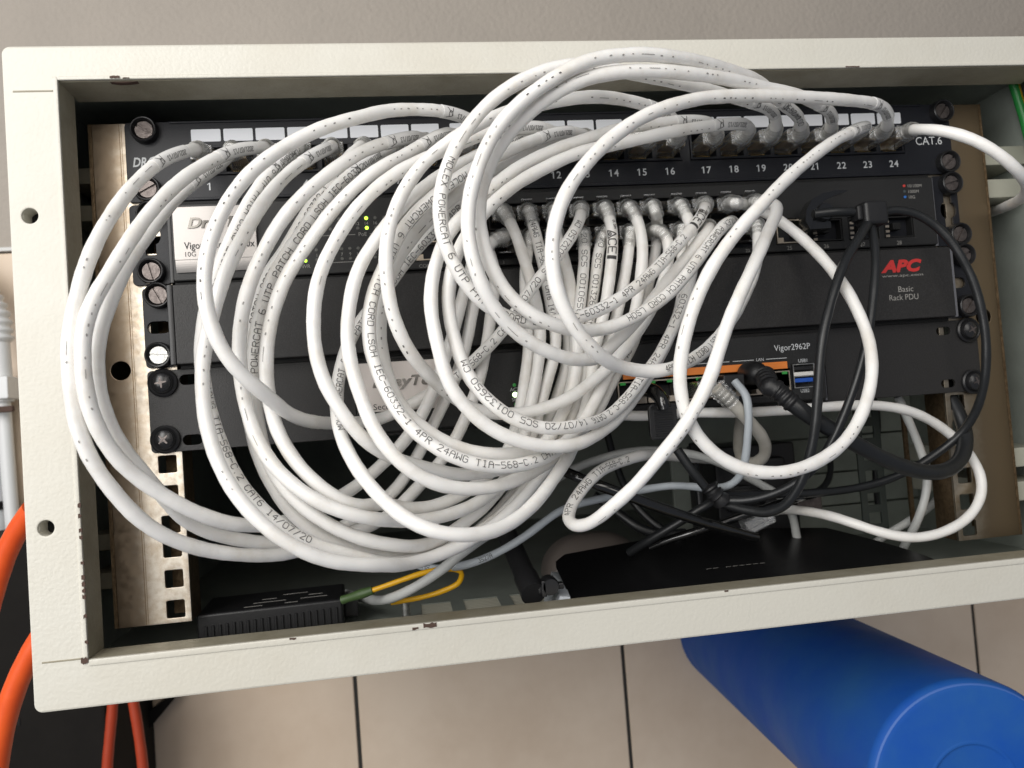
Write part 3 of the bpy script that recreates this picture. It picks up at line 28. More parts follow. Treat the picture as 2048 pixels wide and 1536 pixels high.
OTHER = {
 'loop': (2.9, 'cable_white', [(-0.4,8,-172.5),(9.2,1.3,-174.8),(19.5,-4.1,-176.8),(30.9,-6.8,-177.7),(42.8,-7.7,-177.8),(54.8,-8,-178),(66.7,-8.4,-178.6),(78.7,-8.7,-179.5),(90.6,-9.1,-180.2),(102.6,-9.6,-180.5),(114.5,-9.9,-180.6),(126.5,-10,-180.6),(138.5,-10,-180.6),(150.5,-10,-180.7),(162.4,-9.9,-181.3),(174.3,-9.3,-182.8),(185.9,-8.1,-185.3),(197,-6.1,-189.1),(207.5,-3.6,-194.1),(217.4,-1.1,-200.3),(226.5,0.8,-207.7),(233.8,1.2,-216.7),(237.2,-0.8,-227.2),(235,-4.2,-237.6),(228.1,-7.3,-246.4),(218.6,-9.5,-252.9),(207.7,-11.2,-257),(196.1,-12,-259.4),(184.3,-12.1,-259.8),(172.7,-11.4,-257.8),(161.9,-8.4,-254.2),(152.6,-2.7,-250),(145.3,5.7,-246.6),(139.5,15.9,-244.7),(134.3,26.6,-243.8),(129.8,37.5,-244.1),(127.8,48.7,-246.5),(127.8,60,-250.3)]),
 'drop': (2.6, 'cable_grey', [(202.7,20,-178.2),(206.8,20,-189.5),(210.9,20,-200.8),(214.3,19.8,-212.2),(216.2,18.7,-223.9),(215.2,18.2,-235.5),(212.2,19.3,-246.9),(209.6,23.2,-257.5),(208.6,30.1,-267),(208.3,38,-276)]),
 'drop2': (2.6, 'cable_grey', [(259.6,60,-239.4),(251.1,56.2,-246.9),(241.4,52.7,-252.7),(230.7,50.3,-257.4),(220.1,50.3,-262.4),(210.7,53.9,-268.1),(203.2,60,-274.9)]),
 'outer': (2.6, 'cable_grey', [(-19.7,30,-213.7),(-9.6,26.9,-208.2),(1,23.7,-204),(12.2,21.1,-201),(23.8,20,-199.2),(35.7,19.9,-198.7),(47.5,19.9,-199.7),(59.2,20.1,-201.8),(70.7,21.2,-204.9),(81.7,22.6,-209.1),(92.2,23.7,-214.5),(102.3,24.3,-220.7),(112.3,25.9,-227),(121.9,29,-233.1),(129.9,33.6,-240.2),(135.3,38.2,-249.4),(138.7,42.6,-259.9),(139.7,44,-263.5)]),
 'thin': (2.2, 'cable_blue', [(78.5,-22,-162.3),(81.8,-27.4,-170.8),(82.2,-27.9,-181.9),(81.8,-25.2,-193.4),(81.6,-20.7,-204.5),(81,-14.4,-214.2),(77.1,-6.2,-220.7),(69.5,1.4,-222.6),(59.1,5.3,-221),(47.4,6,-219.6),(35.4,6,-219.9),(23.4,6,-221),(11.4,5.6,-222.3),(-0.3,3.8,-223.6),(-11.3,0.1,-224.6),(-21.9,-3.4,-227.1),(-32.3,-5.5,-232.5),(-42.6,-7.2,-238.3),(-53.4,-7.9,-243.5),(-64.3,-6.6,-247.9),(-75.2,-3.1,-251.3),(-85.9,1.9,-253.2),(-95.8,8.3,-253.1),(-104.6,16.1,-251.2),(-109.9,22,-249.8)]),
 'fat': (3.5, 'cable_ivory', [(65.8,-26,-165.2),(74,-25.5,-173.4),(81.8,-21.6,-181.1),(89.7,-15.6,-187.7),(97.2,-8.8,-194.1),(102.8,-1,-200.9),(105,7.9,-207.6),(102.9,17.8,-211.4),(101.1,28.2,-209.3),(103.1,37.4,-203),(107.2,44.6,-194.6),(111.7,50.4,-185.2),(114.5,54,-178.6)]),
 'stray': (2.7, 'cable_grey', [(-49.3,-20,-225.1),(-59.6,-21.4,-230.9),(-69.9,-21.6,-236.6),(-79.6,-19.5,-242.8),(-88.3,-15.3,-249.6),(-96.9,-10,-255.7),(-106,-4.6,-261.1),(-114.6,2,-265.5),(-121,11.1,-268.7),(-125.2,21.8,-271),(-128.7,33,-273),(-132.7,44.1,-274.3),(-137.7,54.8,-275.1),(-143.1,65.4,-275.6),(-148.5,76,-276.1)]),
 'yellow': (1.5, 'yellow', [(-144.5,12,-266.7),(-133.7,7.4,-263.5),(-122.6,3.9,-260.3),(-111.2,1.3,-257),(-99.6,0.1,-254.2),(-87.7,0,-253.1),(-78.8,0.7,-255.8),(-80,3.3,-261.7),(-89.4,6.8,-266.4),(-100.4,10.8,-269.4),(-111.2,15.8,-271.4),(-118,20,-272.5)]),
 'dc': (4.4, 'black_cable', [(95.7,-36,-168.8),(103.1,-39.6,-177.5),(111.7,-41.9,-185.3),(121.4,-42.5,-192.2),(131.5,-41.4,-198.6),(141.7,-39.3,-204.4),(152.1,-36.6,-209.8),(162.7,-33.6,-214.5),(173.6,-30.3,-218.4),(184.6,-26.6,-221.1),(195.7,-22.4,-222.2),(206.6,-17.9,-221),(216.5,-13,-217),(224.2,-7.7,-210.1),(228.7,-2.5,-200.8),(229.6,2.9,-190.4),(230,9.2,-180.6),(233.4,16.6,-172.3),(236.9,22,-167.5)]),
 'spa': (2.6, 'black_cable', [(161.9,-30,-78.4),(153.9,-35.8,-85.3),(145.8,-41.4,-92.4),(137.8,-46,-100.1),(130.7,-49.4,-109.2),(124.7,-51.7,-119.4),(119.6,-53.3,-130.1),(115.1,-54.6,-141.1),(112.1,-55,-152.6),(110.3,-54.6,-164.6),(108.8,-53.7,-176.5),(107.3,-52.3,-188.4),(105.5,-49.9,-200.1),(102.9,-46.8,-211.5),(99,-42.9,-222.1),(94,-36.7,-230.7),(87.7,-28.4,-234.8),(80.4,-19.4,-233.9),(72.5,-10.8,-231.3),(69.7,-8,-230.5)]),
 'spb': (2.4, 'black_cable', [(164.3,-28,-79.1),(161.2,-34.4,-88.6),(158.1,-39.3,-99),(154.6,-42.9,-109.8),(151,-45.5,-120.8),(147.2,-47.8,-131.9),(143.3,-49.6,-143),(139.2,-50,-154.2),(134.8,-49.6,-165.3),(130.2,-48.6,-176.3),(125.5,-46.9,-187.1),(120.4,-44.6,-197.6),(114.6,-41.3,-207.4),(107.8,-36.7,-215.9),(99.9,-30.7,-222.2),(91.1,-24,-226.5),(81.8,-17,-228.8),(71.9,-11.1,-228.5),(65,-8,-226.7)]),
 'spc': (2.5, 'black_cable', [(172.6,-22,-72.3),(184,-22.7,-70.8),(195.1,-24,-73.7),(204.7,-25.3,-80.3),(212.1,-26.9,-89.4),(217.5,-28.3,-99.9),(222,-28.9,-110.9),(225.2,-29,-122.3),(227.3,-28.6,-134.2),(228.7,-27.8,-146.1),(229.3,-26.1,-158),(229.4,-23.5,-169.7),(229.3,-19.1,-180.8),(228.5,-13.1,-191.1),(225.6,-6.6,-200.5),(219.2,-1.2,-208.6),(210.1,2.3,-215.3),(199.8,4.4,-221),(188.7,5.9,-225.5),(177.2,7,-228.7),(165.4,7.9,-230.6),(153.4,8.2,-231.5),(141.3,8.1,-231.6),(129.3,8,-231.3),(117.3,7.7,-230.6),(105.3,7.3,-229.6),(93.4,6.2,-228.4),(81.7,3.7,-227.2),(70.3,0,-225.9)]),
 'stub': (2.6, 'black_cable', [(133.3,-24,-71.2),(144.5,-27.2,-71.2),(156.4,-28,-72)]),
 'knot': (2.6, 'black_cable', [(46.5,-10,-198),(52.2,-11.4,-208.2),(58.8,-12,-217.9),(63.4,-12,-224.2)]),
 'rod': (3, 'black_gloss', [(-33.5,10,-194.3),(-26,2.3,-199.6),(-18.2,-5.3,-204.8),(-9.4,-11.5,-209.6),(0.9,-14.8,-214.5),(11.7,-16.1,-219.4),(22.7,-16,-224.4),(33.6,-14.8,-229.3),(44.5,-12.6,-234),(55.3,-9.8,-238.5),(66.1,-6.5,-242.8),(76.8,-2.8,-247),(87.4,1.2,-251),(94.5,4,-253.6)]),
 'b1': (2.4, 'black_cable', [(24.8,60,-187.2),(27.4,62.3,-198.7),(30.7,64.5,-210.2),(34.4,65.5,-221.5),(38.8,64.1,-232.4),(45.1,60.7,-242),(53,57.1,-250.2),(62.7,54.7,-256.8),(66.1,54,-258.7)]),
 'b2': (2.6, 'black_cable', [(69.1,0,-229.8),(58.9,1.6,-235),(49.5,5.3,-240.7),(40.7,10.5,-246.4),(33.1,17.4,-252),(26.6,25.3,-257.6),(24.5,28,-259.5)]),
 'b3': (2.4, 'black_gloss', [(141.6,20,-233.8),(130.2,15.9,-234.5),(118.6,13.3,-235.9),(106.8,11.8,-237.9),(95,10.7,-240.3),(83.4,11.1,-243.1),(71.8,12.7,-246.2),(60.6,15.5,-249.1),(50.3,20.7,-252.2),(41.3,27.6,-256.2),(38.4,30,-257.7)]),
 'b4': (2.6, 'black_cable', [(77.7,50,-198.6),(79.7,52.1,-210.6),(80.7,53.6,-222.8),(81,54,-235),(81.2,54,-239.1)]),
 'b5': (3, 'black_cable', [(15.4,70,-228),(23.7,65.6,-235.1),(31.5,60.8,-242.5),(39.9,56.9,-249.5),(50.2,54.7,-253.9),(61.7,54,-255.3),(69.6,54,-255.3)]),
 'b6': (2.2, 'black_cable', [(127.4,40,-245.5),(136.9,44.9,-240.8),(147.6,49.6,-238.9),(158.3,54.8,-238.2),(168.4,60.5,-236.1),(177.1,66.5,-231.1),(183.1,73,-223.5),(186.3,80,-214.4)]),
 'b7': (2.6, 'black_cable', [(231.2,90,-182.8),(230.9,90,-194.8),(230.3,90.5,-206.7),(229.5,91.7,-218.5),(228.7,93,-230.4),(228.6,94.3,-242.2),(229.7,95.6,-254.1),(230.2,96,-258)]),
 'o1': (6.3, 'orange', [(-326.6,70,-206.3),(-334.3,73.9,-214.5),(-341.5,77.3,-223.3),(-347.6,79.9,-233),(-352.5,81.5,-243.7),(-356.6,82.4,-254.8),(-360.4,83.2,-266.1),(-364.2,84,-277.3)]),
 'o2': (6.3, 'orange', [(-317.3,60,-274.1),(-324.4,61.3,-283.9),(-331,62.6,-294.1),(-336.8,63.9,-304.7),(-341.7,65,-315.8),(-345.8,66,-327.3),(-349.2,66.9,-338.9),(-352,67.8,-350.8),(-354.6,68.7,-362.7),(-356.9,69.7,-374.6),(-357.6,70,-378.6)]),
 'o3': (4.4, 'orange_shaded', [(-368,300,-361.7),(-368.5,300,-373.5),(-369.2,300,-385.4),(-370.3,300,-397.2),(-371.8,300,-408.9),(-373.5,300,-420.7),(-375.2,300,-432.4),(-376.7,300,-444.2),(-377.9,300,-456),(-378.8,300,-467.8),(-379.7,300,-479.6),(-380,300,-483.6)]),
 'o4': (4.4, 'orange_shaded', [(-356.1,300,-363.1),(-355,300,-375.2),(-353.8,300,-387.3),(-352.5,300,-399.4),(-351.1,300,-411.4),(-350,300,-423.5),(-349,300,-435.7),(-348.3,300,-447.8),(-347.7,300,-459.9),(-346.9,300,-472.1),(-346.2,300,-484.2),(-345.9,300,-488.3)]),
 'earth': (3, 'earth', [(287.3,2,27.5),(288.6,2,15.2),(291,2,3.1),(293.7,2,-8.9),(296.3,2.6,-20.9),(299.1,4,-32.8)]),
}
PRINT = [
 ('w4', 'POWERCAT 6 UTP PATCH CORD LSOH IEC-60332-1 4PR 24AWG TIA-568-C.2 CAT6 14/07/20', 25.0, 251.0, 0.5, 2.9),
 ('e0b', 'POWERCAT 6 UTP PATCH CORD LSOH IEC-60332', 165.1, 43.0, -0.15, 2.9),
 ('e00', 'PATCH CORD LSOH IEC-60332-1', 133.1, 56.0, -0.2, 2.9),
 ('m2', 'MOLEX POWERCAT 6 UTP PATCH CORD LSOH IEC-60332-1 4PR 24AWG TIA-568-C.2 CAT6', 104.1, 326.3, 0.3, 2.9),
 ('m4', 'MOLEX POWERCAT 6 UTP PATCH CORD LSOH IEC-60332-1 4PR', 285.1, 142.0, -0.3, 2.9),
 ('v1', 'MOLEX POWERCAT 6 UTP PATCH CORD LSOH IEC-60332-1 4PR 24AWG TIA-568-C.2', 241.2, 447.4, 0.25, 2.9),
 ('v3', 'MOLEX POWERCAT 6 UTP PATCH CORD LSOH', 496.4, 389.3, -0.2, 2.9),
 ('n2', '60332-1 4PR 24AWG TIA-568-C.2 CAT6 14/07/20 SC5 00132650 CM', 454.3, 269.2, -0.3, 2.9),
 ('w3', 'TIA-568-C.2 CAT6 14/07/20 SC5 0032150 CM', 399.6, 507.6, 0, 2.9),
 ('e0b', '24AWG TIA-568-C.2 CAT6 14/07', 503.2, 447.2, 0.1, 2.9),
 ('e2', '20 SC5 0010656 CM', 492.1, 436.1, 0.1, 2.9),
 ('w5', '20 SC5 0013265 CM', 542.5, 492.4, 0.1, 2.9),
 ('m3', '0013265 CM', 438.9, 410.9, 0, 2.9),
 ('n1', 'CORD LSOH IEC-60332-1', 485.4, 427.3, 0, 2.9),
 ('v2', '00142650 CM', 22.0, 63.0, -0.1, 2.9),
 ('z4', '4PR PATCH CORD LSOH IEC', 385.7, 436.7, 0.2, 2.9),
 ('y2', '4PR 24AWG TIA-568-C.2', 195.1, 133.1, 0, 2.9),
 ('thin', '3527A', 226.3, 218.3, 0, 2.2),
 ('thin', 'CE RoHS', 272.4, 255.3, 0, 2.2),
 ('m4', '0.5M', 591.3, 586.3, 0.75, 1.3),
 ('v1', '0.5M', 481.4, 470.4, 0.7, 1.3),
 ('m4', '^CE]', 585.3, 568.3, 0.0, 4.2),
 ('v1', '^CE]', 474.4, 455.4, 0.0, 4.2),
]
BOT = ((247.7, 437.7, -428.7), (212.6, -3.5, -411.5), 63.2)
CAM_ROT = [[0.988341, -0.132829, -0.074427], [-0.068438, 0.049104, -0.996446], [0.136011, 0.989922, 0.039441]]
CAM_LOC = [-103.825, -444.351, -172.072]
LP = (19.5, 12.5, 0.19)
import bpy, bmesh, math, random
from mathutils import Vector, Matrix
random.seed(7)
COL = bpy.context.scene.collection
MM = 0.001
# survey frame: x right, y into the cabinet, z up, millimetres; z = 0 is the top edge of the topmost panel

# ------------------------------------------------------------------ materials
def mat(name, base, rough=0.5, metal=0.0, spec=0.5, noise=None, bump=None, coat=0.0, emis=None, sss=0.0, rnoise=None):
    m = bpy.data.materials.new(name); m.use_nodes = True
    nt = m.node_tree; b = nt.nodes['Principled BSDF']
    b.inputs['Base Color'].default_value = (*base, 1)
    b.inputs['Roughness'].default_value = rough
    b.inputs['Metallic'].default_value = metal
    b.inputs['Specular IOR Level'].default_value = spec
    b.inputs['Coat Weight'].default_value = coat
    if sss:
        b.inputs['Subsurface Weight'].default_value = sss
        b.inputs['Subsurface Radius'].default_value = (0.003, 0.0025, 0.002)
        b.inputs['Subsurface Scale'].default_value = 1.0
    if emis:
        b.inputs['Emission Color'].default_value = (*emis[0], 1); b.inputs['Emission Strength'].default_value = emis[1]
    tc = nt.nodes.new('ShaderNodeTexCoord')
    if noise:                      # (scale, colour b, low, high)
        sc, cb, lo, hi = noise
        n = nt.nodes.new('ShaderNodeTexNoise'); n.inputs['Scale'].default_value = sc; n.inputs['Detail'].default_value = 6
        n.inputs['Roughness'].default_value = 0.65
        r = nt.nodes.new('ShaderNodeMapRange'); r.inputs[1].default_value = lo; r.inputs[2].default_value = hi
        x = nt.nodes.new('ShaderNodeMix'); x.data_type = 'RGBA'
        x.inputs[6].default_value = (*base, 1); x.inputs[7].default_value = (*cb, 1)
        nt.links.new(tc.outputs['Object'], n.inputs['Vector']); nt.links.new(n.outputs['Fac'], r.inputs[0])
        nt.links.new(r.outputs[0], x.inputs[0]); nt.links.new(x.outputs[2], b.inputs['Base Color'])
    if rnoise:                     # (scale, rough lo, rough hi)
        n = nt.nodes.new('ShaderNodeTexNoise'); n.inputs['Scale'].default_value = rnoise[0]; n.inputs['Detail'].default_value = 5
        r = nt.nodes.new('ShaderNodeMapRange'); r.inputs[1].default_value = 0.3; r.inputs[2].default_value = 0.7
        r.inputs[3].default_value = rnoise[1]; r.inputs[4].default_value = rnoise[2]
        nt.links.new(tc.outputs['Object'], n.inputs['Vector']); nt.links.new(n.outputs['Fac'], r.inputs[0]); nt.links.new(r.outputs[0], b.inputs['Roughness'])
    if bump:                       # (scale, strength, distance[, detail])
        n = nt.nodes.new('ShaderNodeTexNoise'); n.inputs['Scale'].default_value = bump[0]; n.inputs['Detail'].default_value = bump[3] if len(bump) > 3 else 2
        bp = nt.nodes.new('ShaderNodeBump'); bp.inputs['Strength'].default_value = bump[1]; bp.inputs['Distance'].default_value = bump[2]
        nt.links.new(tc.outputs['Object'], n.inputs['Vector']); nt.links.new(n.outputs['Fac'], bp.inputs['Height']); nt.links.new(bp.outputs[0], b.inputs['Normal'])
    return m

def clear_plastic(name, tint=(0.985, 0.99, 0.985)):
    m = bpy.data.materials.new(name); m.use_nodes = True
    nt = m.node_tree; nt.nodes.clear()
    out = nt.nodes.new('ShaderNodeOutputMaterial')
    tr = nt.nodes.new('ShaderNodeBsdfTransparent'); tr.inputs[0].default_value = (*tint, 1)
    df = nt.nodes.new('ShaderNodeBsdfDiffuse'); df.inputs[0].default_value = (0.85, 0.86, 0.85, 1)
    gl = nt.nodes.new('ShaderNodeBsdfGlossy'); gl.inputs[0].default_value = (1, 1, 1, 1); gl.inputs[1].default_value = 0.045
    lw = nt.nodes.new('ShaderNodeLayerWeight'); lw.inputs[0].default_value = 0.42
    m1 = nt.nodes.new('ShaderNodeMixShader'); m1.inputs[0].default_value = 0.055
    m2 = nt.nodes.new('ShaderNodeMixShader')
    mr = nt.nodes.new('ShaderNodeMapRange'); mr.inputs[3].default_value = 0.16; mr.inputs[4].default_value = 0.95
    nt.links.new(lw.outputs['Fresnel'], mr.inputs[0]); nt.links.new(mr.outputs[0], m2.inputs[0])
    nt.links.new(tr.outputs[0], m1.inputs[1]); nt.links.new(df.outputs[0], m1.inputs[2])
    nt.links.new(m1.outputs[0], m2.inputs[1]); nt.links.new(gl.outputs[0], m2.inputs[2])
    n = nt.nodes.new('ShaderNodeTexNoise'); n.inputs['Scale'].default_value = 420
    bp = nt.nodes.new('ShaderNodeBump'); bp.inputs['Strength'].default_value = 0.35; bp.inputs['Distance'].default_value = 0.0005
    nt.links.new(n.outputs['Fac'], bp.inputs['Height']); nt.links.new(bp.outputs[0], gl.inputs['Normal'])
    nt.links.new(m2.outputs[0], out.inputs[0])
    return m

M = {}
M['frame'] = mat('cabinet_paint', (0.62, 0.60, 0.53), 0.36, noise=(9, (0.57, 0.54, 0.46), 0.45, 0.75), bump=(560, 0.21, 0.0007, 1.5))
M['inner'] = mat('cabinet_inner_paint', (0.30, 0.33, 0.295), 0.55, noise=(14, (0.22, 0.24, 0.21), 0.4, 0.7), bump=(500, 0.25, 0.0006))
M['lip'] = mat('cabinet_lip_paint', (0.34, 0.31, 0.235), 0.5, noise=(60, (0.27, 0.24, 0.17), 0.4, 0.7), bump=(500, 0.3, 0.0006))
M['chip'] = mat('bare_rust', (0.075, 0.042, 0.03), 0.8, bump=(900, 0.5, 0.0005))
M['hole'] = mat('dark_hole', (0.006, 0.006, 0.006), 0.9)
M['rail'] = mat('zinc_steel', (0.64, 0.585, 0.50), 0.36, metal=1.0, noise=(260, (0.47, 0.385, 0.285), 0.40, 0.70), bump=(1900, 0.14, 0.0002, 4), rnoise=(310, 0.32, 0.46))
M['rear'] = mat('dark_rear_steel', (0.05, 0.06, 0.055), 0.5, metal=0.4)
def brown_reflection(m, x0, x1, dark):  # reflected brown painted into the steel colour, stronger towards the outer edge
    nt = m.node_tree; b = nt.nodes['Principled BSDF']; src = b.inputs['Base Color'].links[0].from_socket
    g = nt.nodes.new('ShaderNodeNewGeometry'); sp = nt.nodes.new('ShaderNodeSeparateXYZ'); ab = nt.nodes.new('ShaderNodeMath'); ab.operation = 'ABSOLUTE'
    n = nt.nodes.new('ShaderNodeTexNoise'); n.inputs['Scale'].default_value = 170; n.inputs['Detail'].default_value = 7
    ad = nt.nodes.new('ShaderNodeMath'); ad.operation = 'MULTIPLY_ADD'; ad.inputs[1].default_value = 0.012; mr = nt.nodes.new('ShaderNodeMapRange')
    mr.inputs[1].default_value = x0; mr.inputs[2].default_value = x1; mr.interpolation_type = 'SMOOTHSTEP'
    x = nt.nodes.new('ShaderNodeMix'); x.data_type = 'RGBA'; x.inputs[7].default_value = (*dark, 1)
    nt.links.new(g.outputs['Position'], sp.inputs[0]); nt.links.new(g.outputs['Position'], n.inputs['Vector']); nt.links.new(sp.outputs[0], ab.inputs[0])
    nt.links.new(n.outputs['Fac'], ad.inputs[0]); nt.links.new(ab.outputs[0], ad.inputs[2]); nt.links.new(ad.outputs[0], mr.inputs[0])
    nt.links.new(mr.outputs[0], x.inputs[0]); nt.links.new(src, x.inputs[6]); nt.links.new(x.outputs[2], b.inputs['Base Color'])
M['rail_right'] = mat('zinc_steel_brown_reflection', (0.48, 0.42, 0.33), 0.40, metal=1.0, noise=(260, (0.36, 0.295, 0.21), 0.40, 0.70), bump=(1900, 0.14, 0.0002, 4))  # right rail copy, with the reflected brown in its colour
brown_reflection(M['rail'], 0.242, 0.258, (0.41, 0.32, 0.23)); brown_reflection(M['rail_right'], 0.236, 0.252, (0.27, 0.21, 0.14))
M['rail_shaded'] = mat('zinc_steel_shaded', (0.34, 0.245, 0.15), 0.45, metal=1.0, noise=(320, (0.20, 0.14, 0.085), 0.36, 0.66), bump=(650, 0.4, 0.0006, 4))  # darkened zinc copy, shade of the side return put into its colour
M['panel'] = mat('black_powder_paint', (0.011, 0.012, 0.016), 0.42, spec=0.35, bump=(900, 0.15, 0.0004))
M['pdu'] = mat('charcoal_steel', (0.020, 0.019, 0.0185), 0.46, spec=0.4, noise=(1500, (0.034, 0.033, 0.033), 0.45, 0.7), bump=(1700, 0.35, 0.0004, 3))
M['switch'] = mat('charcoal_plastic', (0.017, 0.017, 0.017), 0.44, spec=0.4, noise=(1500, (0.026, 0.026, 0.026), 0.45, 0.7), bump=(1500, 0.25, 0.0003, 3))
M['gap'] = mat('shadow_gap_black', (0.004, 0.004, 0.004), 0.7)
M['ear_edge'] = mat('edge_highlight', (0.28, 0.28, 0.30), 0.35, metal=0.6)  # bevel highlight put into a lighter edge colour
M['cup'] = mat('black_nylon_washer', (0.013, 0.013, 0.014), 0.34)
M['screw'] = mat('dark_steel', (0.19, 0.165, 0.155), 0.42, metal=0.85, noise=(300, (0.10, 0.085, 0.08), 0.4, 0.7), bump=(900, 0.4, 0.0004))
M['bright'] = mat('bright_steel', (0.52, 0.52, 0.50), 0.38, metal=0.95, noise=(500, (0.30, 0.30, 0.29), 0.4, 0.7), bump=(900, 0.4, 0.0004))
M['blackscrew'] = mat('black_oxide', (0.015, 0.015, 0.016), 0.25, spec=0.6)
M['white'] = mat('white_label', (0.74, 0.76, 0.80), 0.5)
M['print'] = mat('white_print', (0.62, 0.64, 0.65), 0.6)
M['dimprint'] = mat('grey_print', (0.30, 0.29, 0.27), 0.6)
M['redprint'] = mat('red_print', (0.52, 0.03, 0.028), 0.5)
M['silver'] = mat('brushed_badge', (0.44, 0.415, 0.395), 0.44, metal=0.75, bump=(1600, 0.08, 0.0002))
M['chrome'] = mat('chrome_letters', (0.20, 0.19, 0.175), 0.18, metal=0.9)
M['blackprint'] = mat('black_print', (0.02, 0.02, 0.021), 0.5)
M['led_off'] = mat('led_clear', (0.11, 0.11, 0.10), 0.25)
M['led_lime'] = mat('led_lime', (0.4, 0.9, 0.05), 0.3, emis=((0.50, 0.95, 0.06), 2.6))
M['led_pale'] = mat('led_pale_green', (0.6, 1.0, 0.5), 0.3, emis=((0.62, 1.0, 0.45), 4.0))
M['led_dim'] = mat('led_dim_green', (0.05, 0.25, 0.06), 0.3, emis=((0.02, 0.30, 0.05), 0.25))
M['dot_red'] = mat('legend_red', (0.55, 0.05, 0.04), 0.4)
M['dot_grey'] = mat('legend_grey', (0.06, 0.075, 0.08), 0.4)
M['dot_blue'] = mat('legend_blue', (0.03, 0.16, 0.50), 0.4)
M['orange_strip'] = mat('orange_label', (0.85, 0.25, 0.045), 0.45)
M['silver2'] = mat('badge_reflection', (0.66, 0.61, 0.575), 0.40, metal=0.5)  # paler copy of the badge silver, a reflection put into its colour
M['port_metal'] = mat('port_shield', (0.60, 0.52, 0.42), 0.36, metal=0.85)
M['port_dark'] = mat('port_shell_dark', (0.05, 0.045, 0.04), 0.4, metal=0.6)
M['gold'] = mat('gold_contacts', (0.75, 0.50, 0.18), 0.3, metal=1.0)
M['usb_white'] = mat('usb_white', (0.78, 0.76, 0.72), 0.4)
M['usb_blue'] = mat('usb_blue', (0.02, 0.10, 0.48), 0.4)
M['plug'] = clear_plastic('clear_plug_plastic')
M['sleeve'] = mat('clear_sleeve_film', (0.80, 0.79, 0.77), 0.2, spec=0.6, bump=(160, 0.15, 0.0006, 3))
M['cable_white'] = mat('white_pvc', (0.84, 0.825, 0.795), 0.36, spec=0.5, noise=(55, (0.68, 0.64, 0.57), 0.50, 0.82), bump=(160, 0.24, 0.0006, 3), sss=0.10)
M['cable_ivory'] = mat('ivory_pvc', (0.60, 0.57, 0.51), 0.42, noise=(60, (0.50, 0.47, 0.40), 0.42, 0.72), bump=(120, 0.3, 0.0008, 3))
M['cable_grey'] = mat('pale_grey_pvc', (0.52, 0.53, 0.515), 0.42, noise=(60, (0.44, 0.445, 0.43), 0.42, 0.72), bump=(150, 0.2, 0.0006, 3))
M['cable_blue'] = mat('bluish_grey_pvc', (0.45, 0.49, 0.52), 0.40, noise=(60, (0.39, 0.42, 0.45), 0.42, 0.72), bump=(150, 0.2, 0.0006, 3))
M['black_cable'] = mat('black_pvc', (0.013, 0.014, 0.015), 0.36, spec=0.5, bump=(300, 0.15, 0.0004, 3))
M['black_gloss'] = mat('gloss_black_plastic', (0.007, 0.007, 0.007), 0.14, spec=0.8, coat=0.4)
M['casing'] = mat('black_casing', (0.007, 0.007, 0.0075), 0.34, spec=0.4)
M['antenna'] = mat('antenna_plastic', (0.018, 0.018, 0.019), 0.28, spec=0.6)
M['black_matt'] = mat('matt_black_plastic', (0.012, 0.012, 0.013), 0.42, bump=(900, 0.15, 0.0004))
M['ink'] = mat('black_cable_ink', (0.06, 0.058, 0.057), 0.6)
M['ink_soft'] = mat('faded_cable_ink', (0.27, 0.26, 0.245), 0.6)
M['yellow'] = mat('yellow_sheath', (0.78, 0.42, 0.01), 0.38)
M['green'] = mat('green_sleeve', (0.055, 0.10, 0.03), 0.5)
M['orange'] = mat('orange_sheath', (0.80, 0.105, 0.014), 0.45, noise=(40, (0.70, 0.08, 0.012), 0.4, 0.7))
M['orange_shaded'] = mat('shaded_orange_sheath', (0.40, 0.045, 0.012), 0.5)  # orange darkened, shadow under the cabinet put into the colour
M['blue'] = mat('blue_plastic', (0.006, 0.080, 0.40), 0.62, spec=0.3, noise=(11, (0.022, 0.12, 0.36), 0.40, 0.74), bump=(60, 0.10, 0.002), rnoise=(14, 0.5, 0.75))
M['conduit'] = mat('white_conduit', (0.72, 0.73, 0.73), 0.4)
M['conduit2'] = mat('grey_white_conduit', (0.62, 0.65, 0.67), 0.4)
M['dustbox'] = mat('dusty_black', (0.0060, 0.0048, 0.0038), 0.75, spec=0.2, noise=(20, (0.010, 0.0082, 0.0066), 0.4, 0.7))
M['navy'] = mat('navy_plastic', (0.012, 0.014, 0.022), 0.5)
M['dome'] = mat('grey_brown_plastic', (0.17, 0.145, 0.13), 0.36, bump=(1200, 0.2, 0.0003, 3))
M['vent_light_slats'] = mat('vent_slot_light', (0.60, 0.585, 0.48), 0.5)  # light showing through the slots, painted as pale slats
M['bracket'] = mat('bracket_cream', (0.42, 0.42, 0.35), 0.5)
M['router_white'] = mat('white_casing', (0.62, 0.66, 0.70), 0.4)
M['wall'] = mat('wall_paint', (0.41, 0.365, 0.315), 0.75, noise=(7, (0.375, 0.335, 0.29), 0.4, 0.7), bump=(170, 0.5, 0.003, 6))
M['trim'] = mat('tile_trim', (0.62, 0.62, 0.60), 0.4)
M['tile'] = mat('beige_tile', (0.80, 0.66, 0.515), 0.42, noise=(5, (0.67, 0.525, 0.39), 0.36, 0.68), bump=(30, 0.05, 0.002))
M['grout'] = mat('dark_grout', (0.030, 0.029, 0.026), 0.85)

